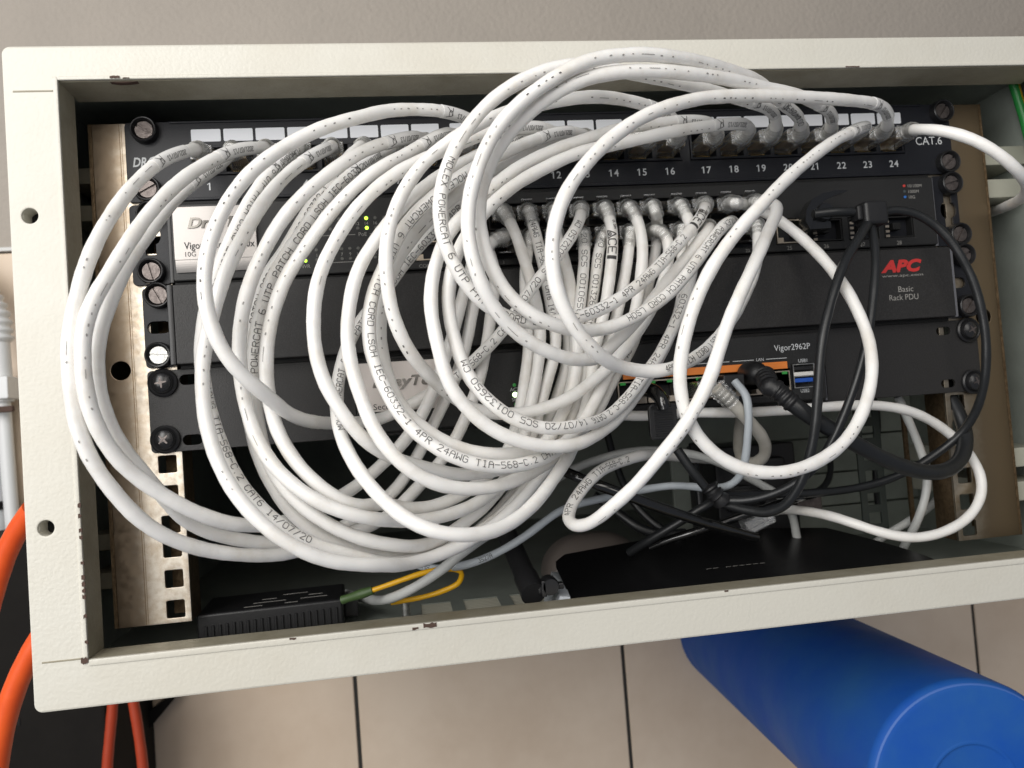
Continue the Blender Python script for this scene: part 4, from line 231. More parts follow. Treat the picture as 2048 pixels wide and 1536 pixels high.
def earth_mat():
    m = mat('earth_stripes', (0.03, 0.30, 0.06), 0.4); nt = m.node_tree; b = nt.nodes['Principled BSDF']
    uv = nt.nodes.new('ShaderNodeUVMap'); sp = nt.nodes.new('ShaderNodeSeparateXYZ')
    mth = nt.nodes.new('ShaderNodeMath'); mth.operation = 'GREATER_THAN'; mth.inputs[1].default_value = 0.5
    x = nt.nodes.new('ShaderNodeMix'); x.data_type = 'RGBA'
    x.inputs[6].default_value = (0.03, 0.28, 0.06, 1); x.inputs[7].default_value = (0.80, 0.50, 0.015, 1)
    nt.links.new(uv.outputs[0], sp.inputs[0]); nt.links.new(sp.outputs[1], mth.inputs[0]); nt.links.new(mth.outputs[0], x.inputs[0]); nt.links.new(x.outputs[2], b.inputs['Base Color'])
    return m
M['earth'] = earth_mat()

# ------------------------------------------------------------------ object helpers
def link(name, me, parent=None):
    o = bpy.data.objects.new(name, me); COL.objects.link(o)
    if parent: o.parent = parent
    return o
def tag(o, label, cat, group=None):
    o['label'] = label; o['category'] = cat
    if group: o['group'] = group
    return o
def thing(name, label, cat, loc=(0, 0, 0), group=None):
    o = bpy.data.objects.new(name, None); COL.objects.link(o)
    o.location = Vector(loc) * MM; o.empty_display_size = 0.01
    return tag(o, label, cat, group)
def structure(o): o['kind'] = 'structure'; return o
def copy_tree(o, parent):
    c = o.copy(); COL.objects.link(c); c.parent = parent
    for ch in o.children: copy_tree(ch, c)
    return c
def finish(bm, name, material, parent=None, smooth=True, origin=None, angle=35):
    """millimetre bmesh in survey coordinates -> linked mesh object; children sit relative to their parent's origin"""
    off = Vector((0, 0, 0))
    p = parent
    while p is not None:
        off += p.location; p = p.parent
    org = Vector(origin) * MM if origin is not None else off
    me = bpy.data.meshes.new(name)
    bmesh.ops.recalc_face_normals(bm, faces=bm.faces)
    bm.to_mesh(me); bm.free()
    for v in me.vertices: v.co = v.co * MM - org
    mats = material if isinstance(material, (list, tuple)) else [material]
    for mm in mats: me.materials.append(mm)
    if smooth:
        for f in me.polygons: f.use_smooth = True
        try: me.set_sharp_from_angle(angle=math.radians(angle))
        except Exception: pass
    o = link(name, me, parent); o.location = org - off
    if smooth and angle < 70:
        wn = o.modifiers.new('even_shading', 'WEIGHTED_NORMAL'); wn.keep_sharp = True; wn.weight = 100
    return o

def box(bm, x0, x1, y0, y1, z0, z1, bev=0.0, seg=2, mi=0):
    r = bmesh.ops.create_cube(bm, size=1)
    vs = r['verts']
    for v in vs:
        v.co = Vector(((x0 + x1) / 2 + v.co.x * (x1 - x0), (y0 + y1) / 2 + v.co.y * (y1 - y0), (z0 + z1) / 2 + v.co.z * (z1 - z0)))
    fs = set(f for v in vs for f in v.link_faces)
    for f in fs: f.material_index = mi
    if bev > 0:
        es = set(e for v in vs for e in v.link_edges)
        g = bmesh.ops.bevel(bm, geom=list(es), offset=bev, segments=seg, profile=0.5, affect='EDGES')
        for f in g['faces']: f.material_index = mi
    return bm
def BM(): return bmesh.new()

def prism(bm, pts, y0, y1, mi=0):
    """closed x-z outline extruded from y0 to y1"""
    a = [bm.verts.new((p[0], y0, p[1])) for p in pts]; b = [bm.verts.new((p[0], y1, p[1])) for p in pts]
    fs = [bm.faces.new(a), bm.faces.new(b[::-1])]
    n = len(pts)
    for i in range(n): fs.append(bm.faces.new((a[i], b[i], b[(i + 1) % n], a[(i + 1) % n])))
    for f in fs: f.material_index = mi
def rrect(x0, x1, z0, z1, r, n=4):
    pts = []
    for cx, cz, a0 in ((x1 - r, z1 - r, 0), (x0 + r, z1 - r, 90), (x0 + r, z0 + r, 180), (x1 - r, z0 + r, 270)):
        for k in range(n + 1):
            a = math.radians(a0 + 90 * k / n); pts.append((cx + r * math.cos(a), cz + r * math.sin(a)))
    return pts
def circ(cx, cz, r, n=20): return [(cx + r * math.cos(2 * math.pi * k / n), cz + r * math.sin(2 * math.pi * k / n)) for k in range(n)]

def plate(bm, outline, holes, y0, y1, bev=0.25, mi=0):
    """flat plate with real holes, front face at y0, back at y1 (y0 < y1)"""
    cu = bpy.data.curves.new('tmp', 'CURVE'); cu.dimensions = '2D'; cu.fill_mode = 'BOTH'
    cu.extrude = (y1 - y0) / 2 - bev; cu.bevel_depth = bev; cu.bevel_resolution = 1; cu.offset = -bev
    for pts in [outline] + list(holes):
        sp = cu.splines.new('POLY'); sp.points.add(len(pts) - 1); sp.use_cyclic_u = True
        for q, p in zip(sp.points, pts): q.co = (p[0], p[1], 0, 1)
    ob = bpy.data.objects.new('tmp', cu); COL.objects.link(ob)
    dg = bpy.context.evaluated_depsgraph_get(); me = bpy.data.meshes.new_from_object(ob.evaluated_get(dg))
    bpy.data.objects.remove(ob); bpy.data.curves.remove(cu)
    for v in me.vertices: v.co = Vector((v.co.x, (y0 + y1) / 2 - v.co.z, v.co.y))
    t = bmesh.new(); t.from_mesh(me); bmesh.ops.remove_doubles(t, verts=t.verts, dist=0.001)
    for f in t.faces: f.material_index = mi
    t.to_mesh(me); t.free(); bm.from_mesh(me); bpy.data.meshes.remove(me)

def lathe(bm, prof, cx, cz, n=28, mi=0, cap=True):
    """profile [(radius, y)] spun around the y axis through (cx, cz)"""
    rings = []
    for r, y in prof:
        if r <= 1e-6: rings.append([bm.verts.new((cx, y, cz))])
        else: rings.append([bm.verts.new((cx + r * math.cos(2 * math.pi * k / n), y, cz + r * math.sin(2 * math.pi * k / n))) for k in range(n)])
    for a, b in zip(rings, rings[1:]):
        for k in range(n):
            k2 = (k + 1) % n
            if len(a) == 1 and len(b) == 1: continue
            if len(a) == 1: f = bm.faces.new((a[0], b[k], b[k2]))
            elif len(b) == 1: f = bm.faces.new((a[k], b[0], a[k2]))
            else: f = bm.faces.new((a[k], b[k], b[k2], a[k2]))
            f.material_index = mi

def catmull(P, step):
    P = [Vector(p) for p in P]
    Q = [2 * P[0] - P[1]] + P + [2 * P[-1] - P[-2]]
    out = []
    for i in range(1, len(Q) - 2):
        p0, p1, p2, p3 = Q[i - 1], Q[i], Q[i + 1], Q[i + 2]
        t0 = 0.0; t1 = t0 + math.sqrt((p1 - p0).length) + 1e-6; t2 = t1 + math.sqrt((p2 - p1).length) + 1e-6; t3 = t2 + math.sqrt((p3 - p2).length) + 1e-6
        m = max(2, int(math.ceil((p2 - p1).length / step)))
        for k in range(m):
            t = t1 + (t2 - t1) * k / m
            A1 = (t1 - t) / (t1 - t0) * p0 + (t - t0) / (t1 - t0) * p1; A2 = (t2 - t) / (t2 - t1) * p1 + (t - t1) / (t2 - t1) * p2; A3 = (t3 - t) / (t3 - t2) * p2 + (t - t2) / (t3 - t2) * p3
            B1 = (t2 - t) / (t2 - t0) * A1 + (t - t0) / (t2 - t0) * A2; B2 = (t3 - t) / (t3 - t1) * A2 + (t - t1) / (t3 - t1) * A3
            out.append((t2 - t) / (t2 - t1) * B1 + (t - t1) / (t2 - t1) * B2)
    out.append(P[-1])
    return out

class Path:
    """smooth centre line with arc length and a twist-free frame"""
    def __init__(s, pts, step=2.2):
        s.p = catmull(pts, step); n = len(s.p)
        s.s = [0.0]
        for i in range(1, n): s.s.append(s.s[-1] + (s.p[i] - s.p[i - 1]).length)
        s.t = [(s.p[min(i + 1, n - 1)] - s.p[max(i - 1, 0)]).normalized() for i in range(n)]
        nrm = Vector((0, -1, 0)); nrm = (nrm - s.t[0] * nrm.dot(s.t[0]))
        if nrm.length < 0.1: nrm = Vector((0, 0, 1)) - s.t[0] * s.t[0].z
        nrm.normalize(); s.n = [nrm]
        for i in range(1, n):
            v = s.n[-1] - s.t[i] * s.n[-1].dot(s.t[i]); s.n.append(v.normalized())
        s.L = s.s[-1]
    def at(s, d):
        d = min(max(d, 0.0), s.L); lo, hi = 0, len(s.s) - 1
        while hi - lo > 1:
            mid = (lo + hi) // 2
            if s.s[mid] <= d: lo = mid
            else: hi = mid
        f = (d - s.s[lo]) / max(1e-9, s.s[hi] - s.s[lo])
        return s.p[lo].lerp(s.p[hi], f), s.t[lo].lerp(s.t[hi], f).normalized(), s.n[lo].lerp(s.n[hi], f).normalized()

def tube(bm, path, r, a=0.0, b=None, n=14, cap=True, rad=None, step=None, mi=0):
    """sweep; rad(d) gives a varying radius; writes a uv layer u = length, v = around"""
    uvl = bm.loops.layers.uv.verify()
    b = path.L if b is None else b
    if step: ds = [a + (b - a) * k / max(1, int((b - a) / step)) for k in range(max(1, int((b - a) / step)) + 1)]
    else: ds = [a] + [d for d in path.s if a < d < b] + [b]
    rings = []
    for d in ds:
        c, t, nn = path.at(d); bi = t.cross(nn)
        R = rad(d) if rad else r
        rings.append([bm.verts.new(c + (nn * math.cos(2 * math.pi * k / n) + bi * math.sin(2 * math.pi * k / n)) * R) for k in range(n)])
    for i in range(len(rings) - 1):
        for k in range(n):
            f = bm.faces.new((rings[i][k], rings[i + 1][k], rings[i + 1][(k + 1) % n], rings[i][(k + 1) % n])); f.material_index = mi
            for lp, (u, v) in zip(f.loops, ((ds[i], k), (ds[i + 1], k), (ds[i + 1], k + 1), (ds[i], k + 1))): lp[uvl].uv = (u * MM, v / n)
    if cap:
        f = bm.faces.new(rings[0][::-1]); f.material_index = mi
        f = bm.faces.new(rings[-1]); f.material_index = mi

# ------------------------------------------------------------------ lettering
_font = {}
def text(bm, s, x, y, z, h, align='L', width=None, shear=0.0, bold=0.0, depth=0.0, mi=0, rot=0.0, slope=0.0):
    """flat lettering facing -y with its baseline at (x, z) and capital height h"""
    cu = bpy.data.curves.new('tmp', 'FONT'); cu.body = s; cu.size = 1.0; cu.shear = shear; cu.offset = bold; cu.extrude = depth; cu.resolution_u = 3
    ob = bpy.data.objects.new('tmp', cu); COL.objects.link(ob)
    dg = bpy.context.evaluated_depsgraph_get(); me = bpy.data.meshes.new_from_object(ob.evaluated_get(dg))
    bpy.data.objects.remove(ob); bpy.data.curves.remove(cu)
    if not me.vertices: return
    k = h / 0.70
    xs = [v.co.x for v in me.vertices]; x0, x1 = min(xs), max(xs)
    kx = k if width is None else width / max(1e-6, x1 - x0)
    wd = (x1 - x0) * kx
    ox = {'L': 0, 'C': -wd / 2, 'R': -wd}[align]
    for v in me.vertices:
        px, pz = (v.co.x - x0) * kx + ox, v.co.y * k
        v.co = Vector((x + px, y - v.co.z * k, z + pz + px * slope))
    for p in me.polygons: p.material_index = mi
    bm.from_mesh(me); bpy.data.meshes.remove(me)

def digits(bm, s, x, y, z, h):
    adv = 0.80 * h; x -= adv * (len(s) - 1) / 2
    for i, ch in enumerate(s):
        xc = x + i * adv; text(bm, ch, xc, y, z, h, 'C', bold=0.012)
        if ch == '1': prism(bm, [(xc - 0.04 * h, z + h * 1.0), (xc - 0.04 * h, z + h * 0.86), (xc - 0.30 * h, z + h * 0.70), (xc - 0.30 * h, z + h * 0.82)], y - 0.02, y + 0.02)

# stroke letters for the ink-jet marking on the cables (grid 4 wide, 6 high)
ST = {
 'A': ['0,0 0,4 1,6 3,6 4,4 4,0', '0,3 4,3'], 'B': ['0,0 0,6 3,6 4,5 4,4 3,3 0,3', '3,3 4,2 4,1 3,0 0,0'], 'C': ['4,5 3,6 1,6 0,5 0,1 1,0 3,0 4,1'],
 'D': ['0,0 0,6 3,6 4,5 4,1 3,0 0,0'], 'E': ['4,6 0,6 0,0 4,0', '0,3 3,3'], 'G': ['4,5 3,6 1,6 0,5 0,1 1,0 3,0 4,1 4,3 2,3'], 'H': ['0,0 0,6', '4,0 4,6', '0,3 4,3'],
 'I': ['1,6 3,6', '2,6 2,0', '1,0 3,0'], 'K': ['0,0 0,6', '4,6 0,3 4,0'], 'L': ['0,6 0,0 4,0'], 'M': ['0,0 0,6 2,3 4,6 4,0'], 'N': ['0,0 0,6 4,0 4,6'],
 'O': ['1,0 0,1 0,5 1,6 3,6 4,5 4,1 3,0 1,0'], 'P': ['0,0 0,6 3,6 4,5 4,4 3,3 0,3'], 'R': ['0,0 0,6 3,6 4,5 4,4 3,3 0,3', '2,3 4,0'], 'S': ['4,5 3,6 1,6 0,5 0,4 1,3 3,3 4,2 4,1 3,0 1,0 0,1'],
 'T': ['0,6 4,6', '2,6 2,0'], 'U': ['0,6 0,1 1,0 3,0 4,1 4,6'], 'W': ['0,6 0,0 2,3 4,0 4,6'], 'X': ['0,0 4,6', '0,6 4,0'], 'o': ['1,0 0,1 0,3 1,4 3,4 4,3 4,1 3,0 1,0'],
 '0': ['1,0 0,1 0,5 1,6 3,6 4,5 4,1 3,0 1,0'], '1': ['1,5 2,6 2,0', '1,0 3,0'], '2': ['0,5 1,6 3,6 4,5 4,4 0,0 4,0'], '3': ['0,6 4,6 2,4 4,2 4,1 3,0 1,0 0,1'],
 '4': ['3,0 3,6 0,2 4,2'], '5': ['4,6 0,6 0,3 3,3 4,2 4,1 3,0 0,0'], '6': ['3,6 1,6 0,4 0,1 1,0 3,0 4,1 4,2 3,3 0,3'], '7': ['0,6 4,6 1,0'], '8': ['1,3 0,4 0,5 1,6 3,6 4,5 4,4 3,3 1,3 0,2 0,1 1,0 3,0 4,1 4,2 3,3'],
 '9': ['4,3 1,3 0,4 0,5 1,6 3,6 4,5 4,2 3,0 1,0'], '-': ['0,3 4,3'], '.': ['2,0 2,.5'], '/': ['0,0 4,6'],
 '~': ['0,-1 1,2 1,5 3,5.5 3.6,3 2.4,1 1,2.2 .4,4.5', '2.2,2.6 4.4,-1.2', '2.6,5.4 5,6.4'],     # the scrawled initial
 '^': ['-.8,0 4.8,0 2,6 -.8,0', '1.2,1.2 1.6,.8 2.4,.8 2.8,1.2 2.8,2 2.4,2.4 1.6,2.4 1.2,2 1.2,1.2'], ']': ['1,0 1,6', '1.6,0 1.6,6', '2.2,0 2.2,6'],
}
ST = {k: [[tuple(float(c) for c in q.split(',')) for q in s.split()] for s in v] for k, v in ST.items()}

def ink(bm, path, r, polys, s0, dirn, frame, wd, lift=0.10):
    """polys: strokes in millimetres (u along, v across); laid on the cable skin"""
    def on(u, v):
        d = s0 + dirn * u
        c, t, nn = path.at(d)
        bi = t.cross(nn) * dirn
        a = frame - v / r
        # angle measured so that +v is to the left of travel seen from outside
        return c + (nn * math.cos(a) + bi * math.sin(a)) * (r + lift)
    for st in polys:
        pts = []
        for (a, b) in zip(st, st[1:]):
            L = math.hypot(b[0] - a[0], b[1] - a[1]); m = max(1, int(math.ceil(L / 0.7)))
            pts += [(a[0] + (b[0] - a[0]) * k / m, a[1] + (b[1] - a[1]) * k / m) for k in range(m)]
        pts.append(st[-1])
        if len(pts) < 2: continue
        prev = None
        for i, p in enumerate(pts):
            q0 = pts[max(i - 1, 0)]; q1 = pts[min(i + 1, len(pts) - 1)]
            dx, dy = q1[0] - q0[0], q1[1] - q0[1]; L = math.hypot(dx, dy) or 1; nx, ny = -dy / L * wd / 2, dx / L * wd / 2
            ex = ey = 0
            if i == 0: ex, ey = -dx / L * wd / 2, -dy / L * wd / 2
            if i == len(pts) - 1: ex, ey = dx / L * wd / 2, dy / L * wd / 2
            a = bm.verts.new(on(p[0] + nx + ex, p[1] + ny + ey)); b = bm.verts.new(on(p[0] - nx + ex, p[1] - ny + ey))
            if prev: bm.faces.new((prev[0], prev[1], b, a))
            prev = (a, b)

def facing(path, d):
    """angle (in the path's own frame) that looks out of the cabinet towards the front"""
    c, t, nn = path.at(d); out = (Vector((-104, -444, -172)) - c).normalized(); bi = t.cross(nn)
    return math.atan2(out.dot(bi), out.dot(nn))
def inked_line(bm, path, r, s, s0, s1, off, h, wd=0.32):
    dirn = 1 if s1 > s0 else -1
    pitch = abs(s1 - s0) / len(s); cw = pitch * 0.70
    prev = None
    for i, ch in enumerate(s):
        if ch not in ST: continue
        st = s0 + dirn * i * pitch
        if st < 0 or st > path.L: continue
        fa = facing(path, st)
        fa = fa if dirn == 1 else -fa       # frame measured with the reversed binormal
        if prev is not None:                # let the marking wander slowly instead of snapping
            d = (fa - prev + math.pi) % (2 * math.pi) - math.pi; fa = prev + 0.35 * d
        prev = fa
        polys = [[(px * cw / 4, (py / 6 - 0.5) * h) for px, py in stt] for stt in ST[ch]]
        ink(bm, path, r, polys, st, dirn, fa - off * 0.9, wd)
# ================================================================== the room
bm = BM(); box(bm, -1500, 1900, 430, 470, 37, 1400)
structure(finish(bm, 'wall', M['wall'], smooth=False))
bm = BM()
gx = [-1500, -756, -465, -174, 117, 542, 833, 1124, 1900]; gz = [-1400, -1090, -745, -400, 34]
for a, b in zip(gx, gx[1:]):
    for c, d in zip(gz, gz[1:]):
        box(bm, a + 2.0, b - 2.0, 428, 440, c + 2.0, d - 2.0, 0.8, 1, 0)
box(bm, -1500, 1900, 430, 470, -1400, 33.5, mi=1)
structure(finish(bm, 'tiled_wall', [M['tile'], M['grout']], angle=30))
bm = BM(); box(bm, -1500, 1900, 424, 430, 33.5, 37.5, 0.6)
structure(finish(bm, 'tile_trim', M['trim']))

# ================================================================== the cabinet
cab = thing('wall_cabinet', 'off white steel wall cabinet with open front holding the racked network equipment', 'cabinet', (0, 430, -134))
XO, XI, ZT, ZTI, ZBI, ZB, YF = 283.0, 258.3, 22.8, 5.6, -271.2, -293.6, -40.0
XR, XRO = 279.0, 303.5      # the rack sits nearer the left door post
# front frame: one pressed face with the opening and two screw holes, and a bent edge round the opening
bm = BM()
xh = (-XO - XI) / 2 - 3.2
plate(bm, rrect(-XO, XRO, ZB, ZT, 4.0, 5), [[(-XI - 1.4, ZBI - 1.6), (XR + 1.4, ZBI - 1.6), (XR + 1.4, ZTI + 1.2), (-XI - 1.4, ZTI + 1.2)], circ(xh, -59.9, 3.6, 24), circ(xh, -208.5, 3.6, 24)], YF, -24, 1.0)
finish(bm, 'front_frame', M['frame'], cab)
bm = BM()                                      # rolled outer edge
plate(bm, rrect(-XO - .2, XRO + .2, ZB - .2, ZT + .2, 4.2, 5), [rrect(-XO + 6, XRO - 6, ZB + 6, ZT - 6, 2)], YF + 1.2, -18, 0.9)
finish(bm, 'frame_rim', M['frame'], cab)
for z in (-59.9, -208.5):
    bm = BM(); lathe(bm, [(4.6, -33), (4.6, -30), (0, -30)], xh, z); finish(bm, 'screw_hole', M['hole'], cab)
bm = BM()                                      # bent edge round the opening
box(bm, -XI, XR, YF - 0.8, YF + 1.6, ZBI - 3.2, ZBI, 0.7)
box(bm, -XI, XR, YF - 0.5, YF + 1.2, ZTI, ZTI + 2.0, 0.6)
box(bm, -XI - 2.0, -XI + 0.2, YF - 0.5, YF + 1.4, ZBI - 2, ZTI + 1.6, 0.6)
box(bm, XR - 0.2, XR + 2.0, YF - 0.5, YF + 1.4, ZBI - 2, ZTI + 1.6, 0.6)
finish(bm, 'opening_bead', M['frame'], cab)
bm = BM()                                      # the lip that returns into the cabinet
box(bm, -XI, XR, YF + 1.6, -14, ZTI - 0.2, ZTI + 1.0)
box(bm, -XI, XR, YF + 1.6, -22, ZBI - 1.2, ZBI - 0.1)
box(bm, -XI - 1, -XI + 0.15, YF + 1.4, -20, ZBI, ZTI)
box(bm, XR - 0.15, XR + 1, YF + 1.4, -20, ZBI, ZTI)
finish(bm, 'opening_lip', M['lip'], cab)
bm = BM()                                      # pressed joint lines at the corners
box(bm, -278.5, -XI - 2.2, YF - 0.25, YF + 0.5, 0.0, 0.9, 0.2, 1); box(bm, -278.5, -XI - 2.2, YF - 0.25, YF + 0.5, ZBI + 0.2, ZBI + 1.0, 0.2, 1)
finish(bm, 'corner_seam', M['lip'], cab)
# chipped paint
def chip(x0, x1, z0, z1, y=YF - 1.0, n=7):
    pts = []; bm = BM()
    for k in range(n): pts.append((x0 + (x1 - x0) * k / (n - 1), z0 + (z1 - z0) * 0.35 * random.random()))
    for k in range(n): pts.append((x1 - (x1 - x0) * k / (n - 1), z1 - (z1 - z0) * 0.35 * random.random()))
    prism(bm, pts, y, y + 0.3); finish(bm, 'paint_chip', M['chip'], cab, smooth=False)
chip(-234, -229.5, ZTI + 0.2, ZTI + 1.6); chip(-228, -225, ZTI, ZTI + 0.6); chip(150, 158, ZTI - 0.2, ZTI + 0.7)
chip(-261, -257.8, -273.6, -269.5, YF - 1.1)
for z in (-150, -153, -157): chip(-258.6, -257.4, z - 1.8, z + 1.8, YF - 0.8, 4)
for z in (-199, -204, -211, -214, -226, -233, -236, -239, -242, -251, -263): chip(-259.0, -257.5, z - 1.2, z + 1.3, YF - 0.8, 4)
chip(-107, -104, -274.2, -272.2, YF - 1.1, 4); chip(-101.5, -95, -273.8, -270.6, YF - 1.1); chip(55, 57, -272, -270.8, YF - 1.1, 4); chip(-166, -163, -272.4, -271, YF - 1.1, 4)
bm = BM(); prism(bm, [(-235, 5.4), (-222, 5.4), (-226, 4.9), (-231, 4.8)], YF + 2, YF + 5)
finish(bm, 'paint_chip', M['chip'], cab, smooth=False)
# carcass
bm = BM()
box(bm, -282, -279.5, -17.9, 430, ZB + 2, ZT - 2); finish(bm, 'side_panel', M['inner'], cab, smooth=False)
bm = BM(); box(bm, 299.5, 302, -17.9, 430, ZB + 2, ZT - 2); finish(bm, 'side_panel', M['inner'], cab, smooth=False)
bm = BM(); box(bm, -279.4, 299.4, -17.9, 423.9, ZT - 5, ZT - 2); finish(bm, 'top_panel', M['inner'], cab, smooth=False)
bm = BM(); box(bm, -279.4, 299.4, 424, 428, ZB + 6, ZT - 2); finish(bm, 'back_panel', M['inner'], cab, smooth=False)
# floor panel with three slotted vents
vx = [(-101.5, -83), (-75, -53.5), (-45.5, -26)]
bm = BM()
ex = [-279.4] + [e for p in vx for e in p] + [299.4]
for k in range(0, len(ex), 2): box(bm, ex[k], ex[k + 1], -17.9, 423.9, -289, -286)
for a, b in vx: box(bm, a, b, 68, 423.9, -289, -286); box(bm, a, b, -17.9, 30, -289, -286)
finish(bm, 'floor_panel', M['inner'], cab, smooth=False)
for a, b in vx:
    bm = BM()
    for k in range(10): box(bm, a, b, 30.5 + k * 3.8, 33.4 + k * 3.8, -288, -286.4)
    finish(bm, 'vent_light_slats', M['vent_light_slats'], cab, smooth=False)
bm = BM(); lathe(bm, [(0, -1.0), (2.6, -1.0), (2.6, 9), (2.0, 9.6), (0, 9.6)], 0, 0, 16); lathe(bm, [(0, -3), (5, -3), (5, -1), (0, -1)], 0, 0, 6)
for v in bm.verts: v.co = Vector((-110.5 + v.co.x, 33 + v.co.z, -284 + v.co.y))
finish(bm, 'bolt', M['bright'], cab)
# brackets that carry the rails
for sx in (-1, 1):
    for zc in ((-32, -235) if sx < 0 else (-41, -232)):
        bm = BM(); xs = (-279.3, -266) if sx < 0 else (267, 299.3)
        for dz in (-10.5, 10.5): box(bm, xs[0], xs[1], 22 if sx < 0 else 10, 110, zc + dz - 4.6 - (sx > 0) * 1.5, zc + dz + 4.6 + (sx > 0) * 1.5, 1.2)
        
        finish(bm, 'rail_bracket', M['lip'] if sx < 0 else M['bracket'], cab)
# mounting rails with square holes
def rail(sx):
    bm = BM()
    hz = []
    for u in range(6):
        for k in (6.35, 22.25, 38.1): hz.append(-44.45 * u - k)
    hz = [z for z in hz if z > -262] + [-183.6 + 0.0]
    hz = sorted(set(round(z, 2) for z in hz), reverse=True)
    hol = [rrect(sx * 229.6 - 4.6, sx * 229.6 + 4.6, z - 4.6, z + 4.6, 0.9) for z in hz if z > -263 and abs(z + 183.6) > 0.1] + [circ(sx * 250.5 + (2 if sx > 0 else 0), -133, 5.0)]
    x0, x1 = sorted((sx * 221.8, sx * 262.5))
    if sx < 0: x0 = -258.5
    plate(bm, [(x0, -267.5), (x1, -267.5), (x1, -0.2), (x0, -0.2)], hol, 2.0, 4.0, 0.3)
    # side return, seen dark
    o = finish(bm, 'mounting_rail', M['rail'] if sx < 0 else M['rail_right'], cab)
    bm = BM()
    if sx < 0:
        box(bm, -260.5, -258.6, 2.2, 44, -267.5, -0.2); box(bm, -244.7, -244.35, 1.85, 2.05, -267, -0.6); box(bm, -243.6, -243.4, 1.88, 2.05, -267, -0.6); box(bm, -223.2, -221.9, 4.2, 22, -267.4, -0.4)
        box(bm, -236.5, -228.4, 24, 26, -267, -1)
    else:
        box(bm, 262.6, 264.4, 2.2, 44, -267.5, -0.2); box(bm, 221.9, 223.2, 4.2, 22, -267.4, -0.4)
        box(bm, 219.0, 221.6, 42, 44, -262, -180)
    finish(bm, 'rail_return', M['rail_shaded'], o)
    return o
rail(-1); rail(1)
# plate at the back right with folded seams
bm = BM()
for a, b in ((-286, -262), (-261, -236), (-235, -208), (-207, -178)): box(bm, 96, 299, 150, 154, a, b, 1.0)
finish(bm, 'rear_plate', M['inner'], cab)
# perforated rear upright at the right
bm = BM()
plate(bm, [(196, -268), (214, -268), (214, -178), (196, -178)], [rrect(200.5, 209.5, z - 4, z + 4, .6) for z in (-187, -201, -216, -231, -246, -259)], 60, 62, 0.2)
finish(bm, 'rear_upright', M['rear'], cab)

# ================================================================== screws
def screw_slotted(parent, x, z, y0, ang, bright=False, tilt=0.0):
    """cheese head in a plastic cup washer"""
    bm = BM()
    lathe(bm, [(3.3, y0 - 1.6), (4.9, y0 - 1.6), (4.9, y0 - 3.6), (4.5, y0 - 4.1), (3.9, y0 - 4.1)], x, z)   # placeholder ring kept under the head
    bm.free(); bm = BM()
    R = 4.55; sw = 0.62; n = 28; yt = y0 - 2.9
    # head split by a real slot
    ca, sa = math.cos(ang), math.sin(ang)
    for sgn in (-1, 1):
        pts = []
        a0 = math.asin(sw / R)
        for k in range(15):
            a = a0 + (math.pi - 2 * a0) * k / 14; px, pz = R * math.cos(a), sgn * R * math.sin(a)
            pts.append((x + px * ca - pz * sa, z + px * sa + pz * ca))
        prism(bm, pts, yt, y0 - 0.4)
    lathe(bm, [(R, yt + 1.1), (0, yt + 1.1)], x, z)
    s = finish(bm, 'screw', M['bright'] if bright else M['screw'], parent)
    bm = BM(); lathe(bm, [(4.75, y0 - 0.6), (5.05, y0 - 3.4), (5.9, y0 - 4.9), (6.3, y0 - 5.0), (6.75, y0 - 4.5), (7.0, y0 - 2.0), (7.0, y0), (4.75, y0)], x, z, 32)
    finish(bm, 'cup_washer', M['cup'], s)
    return s
def screw_cross(parent, x, z, y0, ang=0.2):
    bm = BM(); lathe(bm, [(5.6, y0 - 0.8), (5.5, y0 - 2.4), (4.8, y0 - 3.9), (3.4, y0 - 4.7), (1.6, y0 - 5.0), (0, y0 - 5.05)], x, z, 32)
    s = finish(bm, 'screw', M['blackscrew'], parent)
    bm = BM()
    for a in (ang, ang + math.pi / 2):
        ca, sa = math.cos(a), math.sin(a)
        w, l = 0.55, 2.9
        q = [(-l, -w * .5), (-.7, -w * 1.1), (.7, -w * 1.1), (l, -w * .5), (l, w * .5), (.7, w * 1.1), (-.7, w * 1.1), (-l, w * .5)]
        prism(bm, [(x + px * ca - pz * sa, z + px * sa + pz * ca) for px, pz in q], y0 - (5.12 if a == ang else 5.16), y0 - 4.3)
    finish(bm, 'cross_recess', M['screw'], s, smooth=False)
    bm = BM(); lathe(bm, [(5.0, y0 - 0.2), (5.4, y0 - 1.6), (6.6, y0 - 2.4), (7.5, y0 - 1.8), (7.6, y0), (5.0, y0)], x, z, 32)
    finish(bm, 'cup_washer', M['cup'], s)
    return s

# ================================================================== patch panel
def patch_port(i):
    if i <= 8: return -199.5 + 16.9 * (i - 1)
    if i <= 16: return -59.6 + 16.95 * (i - 9)
    return 81.2 + 17.05 * (i - 17)
SWX = [-57, -43, -29, -15, 0, 13.7, 27.4, 41, 57, 71.6, 86.4, 101]
def sw_port(n): return SWX[(n - 1) // 2], (-61.5 if n % 2 == 0 else -75.0)

